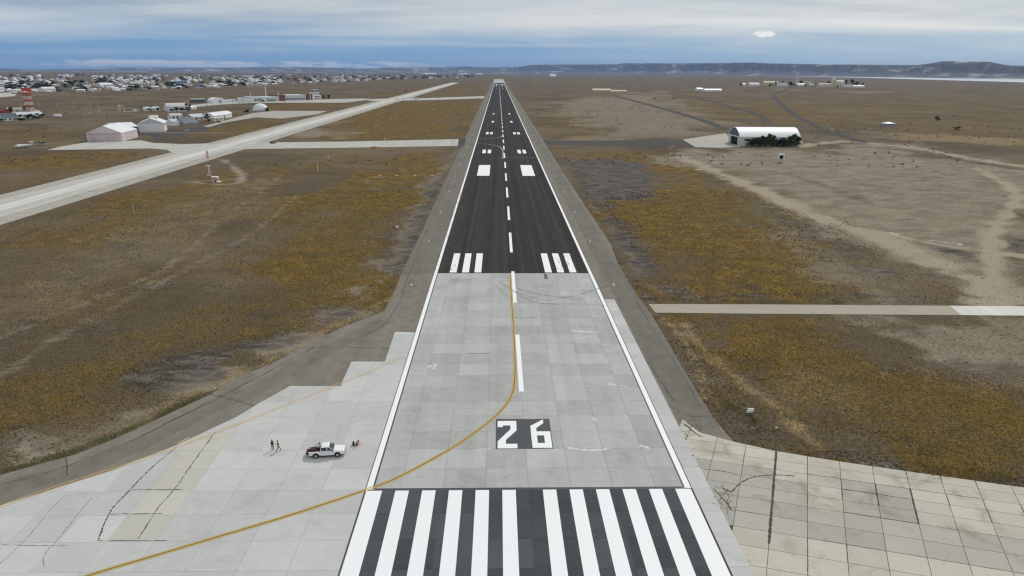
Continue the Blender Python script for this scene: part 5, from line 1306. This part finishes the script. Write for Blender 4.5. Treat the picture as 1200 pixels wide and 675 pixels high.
# light aircraft
q = P(28,173.2); e = thing('aircraft', 'small white propeller aircraft parked on the dirt left of the pink hangar', 'aircraft', (q[0], q[1], GZ), math.pi-.12)
obj('fuselage', MB().loft([[(x, math.cos(a2)*r_, 1.75+zz+math.sin(a2)*r_*1.05) for a2 in [2*math.pi*j/14 for j in range(14)]] for x, r_, zz in ((-7.4, .18, .65), (-5.5, .42, .45), (-3, .75, .2), (0, .95, 0), (3, .95, 0), (5, .85, -.05), (6.4, .55, -.12), (7.1, .2, -.18))]), 'car_white', e, smooth=True)
obj('wing', MB().loft([[(1.6, y, 1.2+abs(y)*.06), (0.0 if abs(y) < 1 else .3, y, 1.32+abs(y)*.06), (-.9 if abs(y) < 1 else -.2, y, 1.2+abs(y)*.06)] for y in (-8.2, -1, 1, 8.2)]), 'car_white', e)
obj('tail_fin', MB().prism([(-7.4, 2.3), (-5.2, 2.5), (-6.6, 5.2), (-7.7, 5.2)], -.1, .1, 'y'), 'car_white', e)
obj('tailplane', MB().loft([[(-6.0, y, 4.7), (-6.6, y, 4.78), (-7.6, y, 4.7)] for y in (-2.9, 0, 2.9)]), 'car_white', e)
for s in (-1, 1):
    n_ = obj('engine', MB().tube((-.2, s*2.6, 1.55), (2.7, s*2.6, 1.5), .42, .34, 10), 'car_white', e); obj('propeller', MB().box(2.72, 2.80, s*2.6-1.2, s*2.6+1.2, 1.42, 1.58), 'black_plastic', n_)
    obj('landing_wheel', MB().tube((.2, s*2.6-.15, .35), (.2, s*2.6+.15, .35), .35, .35, 10), 'tyre', e); obj('landing_strut', MB().tube((.2, s*2.6, .3), (.2, s*2.6, 1.4), .1, .1, 6), 'steel_grey', e)
obj('landing_wheel', MB().tube((5.4, -.12, .3), (5.4, .12, .3), .3, .3, 10), 'tyre', e); obj('landing_strut', MB().tube((5.4, 0, .3), (5.4, 0, 1.2), .09, .09, 6), 'steel_grey', e)
obj('cockpit_window', MB().box(4.6, 5.5, -.80, .80, 2.0, 2.4), 'dark_glass', e)

# ------------------------------------------------------------------ people
def person(label, loc, rz, J, top, legs, vest, helmet=None, name='person'):
    """J = joint positions; the body grows as one skin around the joints"""
    names = list(J); V = [J[k][0] for k in names]; rad = [J[k][1] for k in names]; idx = {k: i for i, k in enumerate(names)}
    E_ = [(idx[J[k][2]], idx[k]) for k in names if J[k][2]]
    me = bpy.data.meshes.new('body_rig'); me.from_pydata(V, E_, []); me.update()
    tmp = bpy.data.objects.new('body_rig', me); COL.objects.link(tmp)
    sk = tmp.modifiers.new('skin', 'SKIN'); sk.use_smooth_shade = True
    for i, r_ in enumerate(rad):
        d = me.skin_vertices[0].data[i]; d.radius = (r_ if not isinstance(r_, tuple) else r_[0], r_ if not isinstance(r_, tuple) else r_[1]); d.use_root = (names[i] == 'pelvis')
    ss = tmp.modifiers.new('sub', 'SUBSURF'); ss.levels = 1; ss.render_levels = 1
    bpy.context.view_layer.update()
    body = bpy.data.meshes.new_from_object(tmp.evaluated_get(bpy.context.evaluated_depsgraph_get()))
    bpy.data.objects.remove(tmp)
    body.materials.clear()
    for m_ in (legs, top, vest, 'skin', 'black_plastic'): body.materials.append(MATS[m_])
    zone_of = {'pelvis': 0, 'hip': 0, 'knee': 0, 'ankle': 0, 'toe': 4, 'waist': 1, 'chest': 2, 'belly': 2, 'neck': 3, 'head': 3, 'crown': 3, 'nose': 3, 'shoulder': 2, 'elbow': 1, 'wrist': 1, 'palm': 3, 'finger': 3, 'thumb': 3}
    pts = np.array(V); cls = [zone_of[k.split('_')[0]] for k in names]
    for f in body.polygons:
        c = np.array(f.center); f.material_index = cls[int(np.argmin(((pts-c)**2).sum(1)))]; f.use_smooth = True
    e = thing(name, label, 'person', (*loc, .056), rz)
    o = bpy.data.objects.new('body', body); COL.objects.link(o); o.parent = e
    hd = J['head'][0]; obj('hair' if helmet is None else 'cap', MB().ball((hd[0]-.012, hd[1], hd[2]+.05), .118, 10, 6, 0, (1.05, .92, .95)), helmet or 'hair', e, smooth=True)
    return e
def arms(J, s, sh, el, wr, fwd=(0, 0, -1)):
    n = 'l' if s > 0 else 'r'
    J['shoulder_'+n] = (sh, .070, 'chest'); J['elbow_'+n] = (el, .048, 'shoulder_'+n); J['wrist_'+n] = (wr, .034, 'elbow_'+n)
    f = Vector(fwd).normalized(); sd = Vector((1, 0, 0)) if abs(f.x) < .8 else Vector((0, 0, 1)); sd = (sd-f*sd.dot(f)).normalized()
    pm = Vector(wr)+f*.07; J['palm_'+n] = (tuple(pm), (.042, .022), 'wrist_'+n)
    for k, ln in enumerate((.070, .080, .075, .058)):
        b0 = pm+sd*(.033-.022*k)+f*.045; J['finger_%s%da' % (n, k)] = (tuple(b0), .0095, 'palm_'+n); J['finger_%s%db' % (n, k)] = (tuple(b0+f*ln*.8+Vector((.012, 0, 0))), .008, 'finger_%s%da' % (n, k))
    J['thumb_'+n] = (tuple(pm+sd*.05+f*.01), .011, 'palm_'+n)
def legs_(J, s, hip, knee, ankle, toe):
    n = 'l' if s > 0 else 'r'
    J['hip_'+n] = (hip, .098, 'pelvis'); J['knee_'+n] = (knee, .066, 'hip_'+n); J['ankle_'+n] = (ankle, .048, 'knee_'+n); J['toe_'+n] = (toe, (.048, .036), 'ankle_'+n)
def standing(stride=0.0, lean=0.0):
    J = {'pelvis': ((0, 0, .96), (.125, .15), None)}
    J['belly'] = ((lean*.3, 0, 1.14), (.115, .15), 'pelvis'); J['chest'] = ((lean*.8, 0, 1.36), (.125, .175), 'belly'); J['neck'] = ((lean*1.0, 0, 1.53), .058, 'chest'); J['head'] = ((lean*1.1+.02, 0, 1.66), (.092, .082), 'neck'); J['crown'] = ((lean*1.1+.01, 0, 1.74), .07, 'head'); J['nose'] = ((lean*1.1+.125, 0, 1.645), .016, 'head')
    for s in (-1, 1):
        st = stride*s
        legs_(J, s, (0, s*.10, .90), (st*.5+.03, s*.11, .50), (st-.01, s*.12, .085), (st+.15, s*.13, .045))
    return J
J = standing(.05)
arms(J, 1, (0, .20, 1.44), (-.04, .25, 1.17), (.10, .24, .95)); arms(J, -1, (0, -.20, 1.44), (-.02, -.25, 1.17), (.22, -.22, 1.08), (.8, 0, -.4))
person('standing person in dark clothes, left of the two beside the pickup', P(319.8,527.6), -.5, J, 'navy_cloth', 'dark_cloth', 'olive_cloth')
J = standing(.34, .05)
arms(J, 1, (.03, .20, 1.44), (-.16, .25, 1.20), (-.05, .26, .98)); arms(J, -1, (.03, -.20, 1.44), (.10, -.25, 1.18), (.30, -.24, 1.05), (.9, 0, -.3))
person('striding person in yellow edged vest, right of the two by the pickup', P(326.8,528.8), math.pi+.35, J, 'hivis_yellow', 'dark_cloth', 'olive_cloth')
J = {'pelvis': ((0, 0, .34), (.13, .16), None), 'belly': ((.10, 0, .50), (.12, .155), 'pelvis'), 'chest': ((.24, 0, .66), (.13, .18), 'belly'), 'neck': ((.34, 0, .78), .058, 'chest'), 'head': ((.42, 0, .87), (.092, .082), 'neck'), 'crown': ((.43, 0, .95), .07, 'head'), 'nose': ((.53, 0, .83), .016, 'head')}
legs_(J, 1, (.02, .11, .30), (.40, .16, .42), (.12, .15, .085), (.30, .16, .045)); legs_(J, -1, (.02, -.11, .30), (.32, -.14, .10), (-.08, -.14, .10), (-.20, -.14, .05))
arms(J, 1, (.25, .20, .70), (.42, .25, .48), (.58, .16, .30), (.6, 0, -.7)); arms(J, -1, (.25, -.20, .70), (.44, -.24, .46), (.60, -.14, .26), (.6, 0, -.7))
q = P(417.5,522.2)
person('crouching person in an orange top, right of the pickup', q, -.25, J, 'hivis_orange', 'dark_cloth', 'hivis_orange')
e = thing('tool_bag', 'black upright tool bag beside the crouching person in orange', 'bag', (q[0]-.42, q[1]+.05, .056), .2)
obj('bag', MB().loft([[(-.16, -.22, 0), (.16, -.22, 0), (.16, .22, 0), (-.16, .22, 0)], [(-.17, -.23, .4), (.17, -.23, .4), (.17, .23, .4), (-.17, .23, .4)], [(-.06, -.18, .62), (.06, -.18, .62), (.06, .18, .62), (-.06, .18, .62)]]), 'dark_cloth', e)
obj('handle', MB().tube((0, -.12, .60), (0, 0, .74), .02, .02, 6).tube((0, 0, .74), (0, .12, .60), .02, .02, 6), 'black_plastic', e)

# ------------------------------------------------------------------ airfield equipment
q = P(246.3,207.4); e = thing('glide_path_mast', 'red and white glide path mast with three cross antennas on the left field', 'mast', (q[0], q[1], GZ))
for k in range(7):
    mb = MB(); z0, z1 = 14*k/7, 14*(k+1)/7
    cs = [(.42, 0), (-.21, .36), (-.21, -.36)]
    for j in range(3):
        c0, c1 = cs[j], cs[(j+1) % 3]
        mb.tube((*c0, z0), (*c0, z1), .085, .085, 5); mb.tube((*c0, z0), (*c1, z1), .055, .055, 4); mb.tube((*c0, z1), (*c1, z1), .055, .055, 4)
    obj('mast_section', mb, ('signal_red', 'signal_white', 'signal_white', 'signal_red', 'signal_white', 'signal_red', 'signal_red')[k], e)
for z in (1.2, 6.3, 11.6): obj('antenna', MB().box(-1.4, 1.1, -.75, -.45, z-.28, z+.28), 'signal_white', e)
obj('lamp', MB().tube((0, 0, 14), (0, 0, 14.7), .12, .1, 6), 'lamp_red', e)
q = P(252.5,213); e = thing('equipment_hut', 'red and white checkered equipment hut at the foot of the glide path mast', 'hut', (q[0], q[1], GZ), .05)
obj('wall', MB().box(-1.55, 1.55, -1.2, 1.2, 0.2, 2.6), 'signal_white', e); obj('roof', MB().box(-1.7, 1.7, -1.35, 1.35, 2.6, 2.78), 'signal_white', e)
for i in range(4):
    for j in range(3):
        if (i+j) % 2 == 0: obj('checker_panel', MB().box(-1.55+i*.775, -1.55+(i+1)*.775, -1.23, -1.2, .2+j*.8, .2+(j+1)*.8), 'signal_red', e)
for i in range(3):
    for j in range(3):
        if (i+j) % 2: obj('checker_panel', MB().box(1.55, 1.58, -1.2+i*.8, -1.2+(i+1)*.8, .2+j*.8, .2+(j+1)*.8), 'signal_red', e)
obj('door', MB().box(-.1, .6, -1.25, -1.23, .2, 1.4), 'dark_inside', e); obj('slab', MB().box(-1.9, 2.8, -1.6, 1.6, -.05, .2), 'concrete_white', e)
# runway edge lights
def edge_light(x, y, label, proto=[None]):
    if proto[0] is None:
        e = thing('runway_edge_light', label, 'light', (x, y, Z_SH+.012)); proto[0] = e; e['group'] = 'runway edge lights'
        obj('base', MB().tube((0, 0, 0), (0, 0, .12), .34, .28, 12), 'signal_white', e); obj('stem', MB().tube((0, 0, .12), (0, 0, .34), .07, .07, 8), 'signal_white', e); obj('lens', MB().ball((0, 0, .44), .17, 10, 6), 'lamp_clear', e, smooth=True)
        return e
    return copy_tree(proto[0], None, (x, y, Z_SH+.012), 0, label, 'runway edge lights', 1.0+min(1.0, y/1500.0)*.8)
for k in range(34):
    y = 176+49.7*k
    on = 'nearest' if k == 0 else ('%d%s nearest' % (k+1, 'st' if k+1 in (21, 31) else 'nd' if k+1 in (2, 22, 32) else 'rd' if k+1 in (3, 23, 33) else 'th'))
    edge_light(-27.6, y, on+' white edge light along the left runway shoulder'); edge_light(27.8, y, on+' white edge light along the right runway shoulder')
# approach slope units beside the runway
for k, x in enumerate((445, 465, 486.5, 507)):
    q = P(x, 207); e = thing('slope_light_unit', ('leftmost','second','third','rightmost')[k]+' orange and white box light in the row left of the runway', 'light', (q[0], q[1], GZ), .0, 'slope light row')
    obj('housing', MB().prism([(-.5, .35), (.6, .35), (.6, .95), (-.35, 1.0)], -.75, .75, 'x'), 'signal_orange', e); obj('lens_panel', MB().box(-.7, .7, -.56, -.5, .45, .85), 'signal_white', e)
    for sx in (-.55, .55): obj('leg', MB().tube((sx, 0, 0), (sx, 0, .4), .06, .06, 6), 'steel_grey', e)
# single poles and signs
def pole(label, x, y, h, mats=('signal_white',), r=.09, head=None):
    q = P(x, y); e = thing('marker_pole', label, 'pole', (q[0], q[1], GZ)); n = len(mats)
    for k in range(n): obj('pole_section', MB().tube((0, 0, h*k/n), (0, 0, h*(k+1)/n), r, r*.9, 7), mats[k], e)
    if head: obj('head', MB().box(-.45, .45, -.25, .25, h, h+.55), head, e)
    else: obj('cap', MB().ball((0, 0, h), r*1.4, 8, 5), mats[-1], e)
    return e
pole('thin white pole alone on the wide left field', 157.2, 251, 4.2, r=.07)
pole('white post nearest the runway on the left field beyond the mast', 372.5, 200.5, 4.6, r=.16)
pole('short pole with white head upper of two on the left field', 384.8, 186.5, 1.4, head='signal_white')
pole('short pole with orange head lower of two on the left field', 384.6, 193, 1.4, head='signal_orange')
pole('short red and white marker post right of the checkered hut', 331.5, 201, 2.2, ('signal_red', 'signal_white'))
pole('short pink and white marker post beside the taller one on the field', 341.3, 199.5, 2.4, ('signal_white', 'signal_red'))
pole('small white marker below the cross taxiway near the black car', 336.5, 176, 1.5, head='signal_white')
pole('orange marker post between taxiway and left field', 339.5, 183.5, 2.6, ('signal_white', 'signal_red'))
pole('white marker above the cross taxiway near the black car', 322, 163, 1.8, head='signal_white')
pole('white sign post above the middle of the cross taxiway', 451, 165, 1.8, head='signal_white')
pole('orange headed marker by the left runway shoulder', 536.5, 152.5, 2.0, head='signal_orange')
pole('small white marker on the dirt left of the runway edge', 465.5, 268, .5, head='signal_white')
def board(label, x, y, w, h, mat_, rz=0.0):
    q = P(x, y); e = thing('sign_board', label, 'sign', (q[0], q[1], GZ), rz)
    obj('panel', MB().box(-w/2, w/2, -.08, .08, .35, .35+h), mat_, e); obj('frame', MB().box(-w/2-.05, w/2+.05, -.05, .12, .30, .36), 'steel_grey', e)
    for s in (-1, 1): obj('leg', MB().tube((s*w*.38, .02, 0), (s*w*.38, .02, .4), .05, .05, 6), 'steel_grey', e)
board('pink and white direction board below the middle of the cross taxiway', 438.5, 173.8, 4.5, 1.1, 'signal_orange')
board('upper of two small white boards in the grass above the right apron', 879.5, 482.5, 1.15, .34, 'signal_white', .1)
board('lower of two small white boards in the grass above the right apron', 878.5, 485.2, 1.15, .34, 'zinc_roof', .1)
for x, y, w, d, lb in ((818,199,4.6,1.4,'white slab lying on the grass right of the dark patch'), (838,190.3,3.4,1.0,'smaller pale slab lying left of the sign box'), (942.5,188.8,4.6,.9,'long white plank lying right of the sign box'), (931,201.5,4.2,1.4,'white plank lying below the sign box'), (909.5,501.6,.45,.4,'white stone in the grass above the right apron')):
    q = P(x, y); rr_ = random.Random(x); pts_ = [(math.cos(a2)*w/2*rr_.uniform(.85, 1.05), math.sin(a2)*d/2*rr_.uniform(.8, 1.05)) for a2 in [2*math.pi*j/9 for j in range(9)]]
    tag(obj('pale_slab', MB().loft([[(a2, b2, -.1) for a2, b2 in pts_], [(a2*.97, b2*.95, .16) for a2, b2 in pts_], [(a2*.88, b2*.8, .22) for a2, b2 in pts_]]), 'salt', None, (q[0], q[1], GZ), .1), lb, 'slab')
for k, (x, y, h) in enumerate(((8,127,9),(25,126.5,9),(46.5,126,9),(67,125.8,9),(87,125.6,9),(106,125,9),(117,132,12),(126.5,141.5,11),(143,141,11),(163,131,15),(166.5,131,9))):
    q = P(x, y); e = thing('utility_pole', ('first second third fourth fifth sixth seventh eighth ninth tenth last'.split()[k])+' utility pole from the left on the plain behind the hangars', 'pole', (q[0], q[1], GZ), .2, 'utility poles behind the hangars')
    obj('shaft', MB().tube((0, 0, -.2), (0, 0, h), .26, .18, 7), 'wood' if k > 6 else 'cream_wall', e); obj('crossarm', MB().box(-1.3, 1.3, -.1, .1, h-.9, h-.65), 'wood', e)
q = P(97.5,166.8); e = thing('gate_frame', 'dark post frame at the left corner of the pink hangar', 'frame', (q[0], q[1], GZ))
for sx in (-2, 2): obj('post', MB().tube((sx, 0, 0), (sx, 0, 6.0), .16, .16, 6), 'wood', e)
for z in (2.8, 5.6): obj('beam', MB().box(-2, 2, -.12, .12, z, z+.25), 'wood', e)

# scrub bushes dotted over the plain (uncountable)
rs = np.random.default_rng(91); mb = []; N = 5200
v = rs.random(N); d = 1/(v*(1/420-1/3800)+1/3800); u = rs.uniform(-.84, .84, N); bx = CAMX+(d+18)*u; by = d
cl = fbm(bx/120, by/120, 3, 55); keep = (cl > .48) & ~((bx > -238) & (bx < -186)) & (np.abs(bx) > 40)
for pg in (PX((0,180),(60,170),(240,160),(540,160),(540,176),(240,180)), PX((640,160),(870,150),(870,176),(640,176)), PX((60,170),(180,140),(420,112),(440,122),(300,150),(250,170)), PX((845,148),(940,148),(940,174),(845,174))): keep &= ~inside(bx, by, pg)
keep &= rs.random(N) < np.where((bx > 100) & (d < 620), .35, .7)
bx, by, d = bx[keep], by[keep], d[keep]; n = len(bx); w = .35+.75*rs.random(n)+d/1900*.8; h = w*(.45+.4*rs.random(n))
vs = np.empty((n, 9, 3), np.float32)
for k in range(6):
    a2 = k*1.047+rs.normal(0, .2, n); rw = w*(.7+.6*rs.random(n)); vs[:, k, 0] = bx+np.cos(a2)*rw; vs[:, k, 1] = by+np.sin(a2)*rw; vs[:, k, 2] = GZ-.05
for k in range(3):
    a2 = k*2.094+rs.normal(0, .4, n); rw = w*.42; vs[:, 6+k, 0] = bx+np.cos(a2)*rw; vs[:, 6+k, 1] = by+np.sin(a2)*rw; vs[:, 6+k, 2] = GZ+h*(.75+.5*rs.random(n))
tr = [(0,1,6),(1,7,6),(1,2,7),(2,3,7),(3,8,7),(3,4,8),(4,5,8),(5,6,8),(5,0,6),(6,7,8)]
o = np.arange(n)[:, None]*9; tri = np.concatenate([o+np.array(q)[None, :] for q in tr], 1).astype(np.int32)
me = bpy.data.meshes.new('scrub'); me.vertices.add(n*9); me.vertices.foreach_set('co', vs.ravel()); me.loops.add(tri.size); me.loops.foreach_set('vertex_index', tri.ravel()); me.polygons.add(n*10); me.polygons.foreach_set('loop_start', np.arange(0, tri.size, 3, dtype=np.int32)); me.update(calc_edges=True)
tag(obj('scrub', me, 'leaf_olive'), 'low dark scrub bushes dotted over the brown plain', 'scrub', kind='stuff')
for x, y, w, lb in ((766.5,116.2,3.2,'left of two dark bushes beside the far right road'), (790,116,3.2,'right of two dark bushes beside the far right road'), (1098.5,141,5,'round dark bush alone on the far right plain'), (1122,152.6,4,'dark bush right of the isolated white roofed shed')):
    tree('bush', lb, P(x, y), w*1.1, w, mat='leaf_dark', n=120, seed=71, cat='bush')
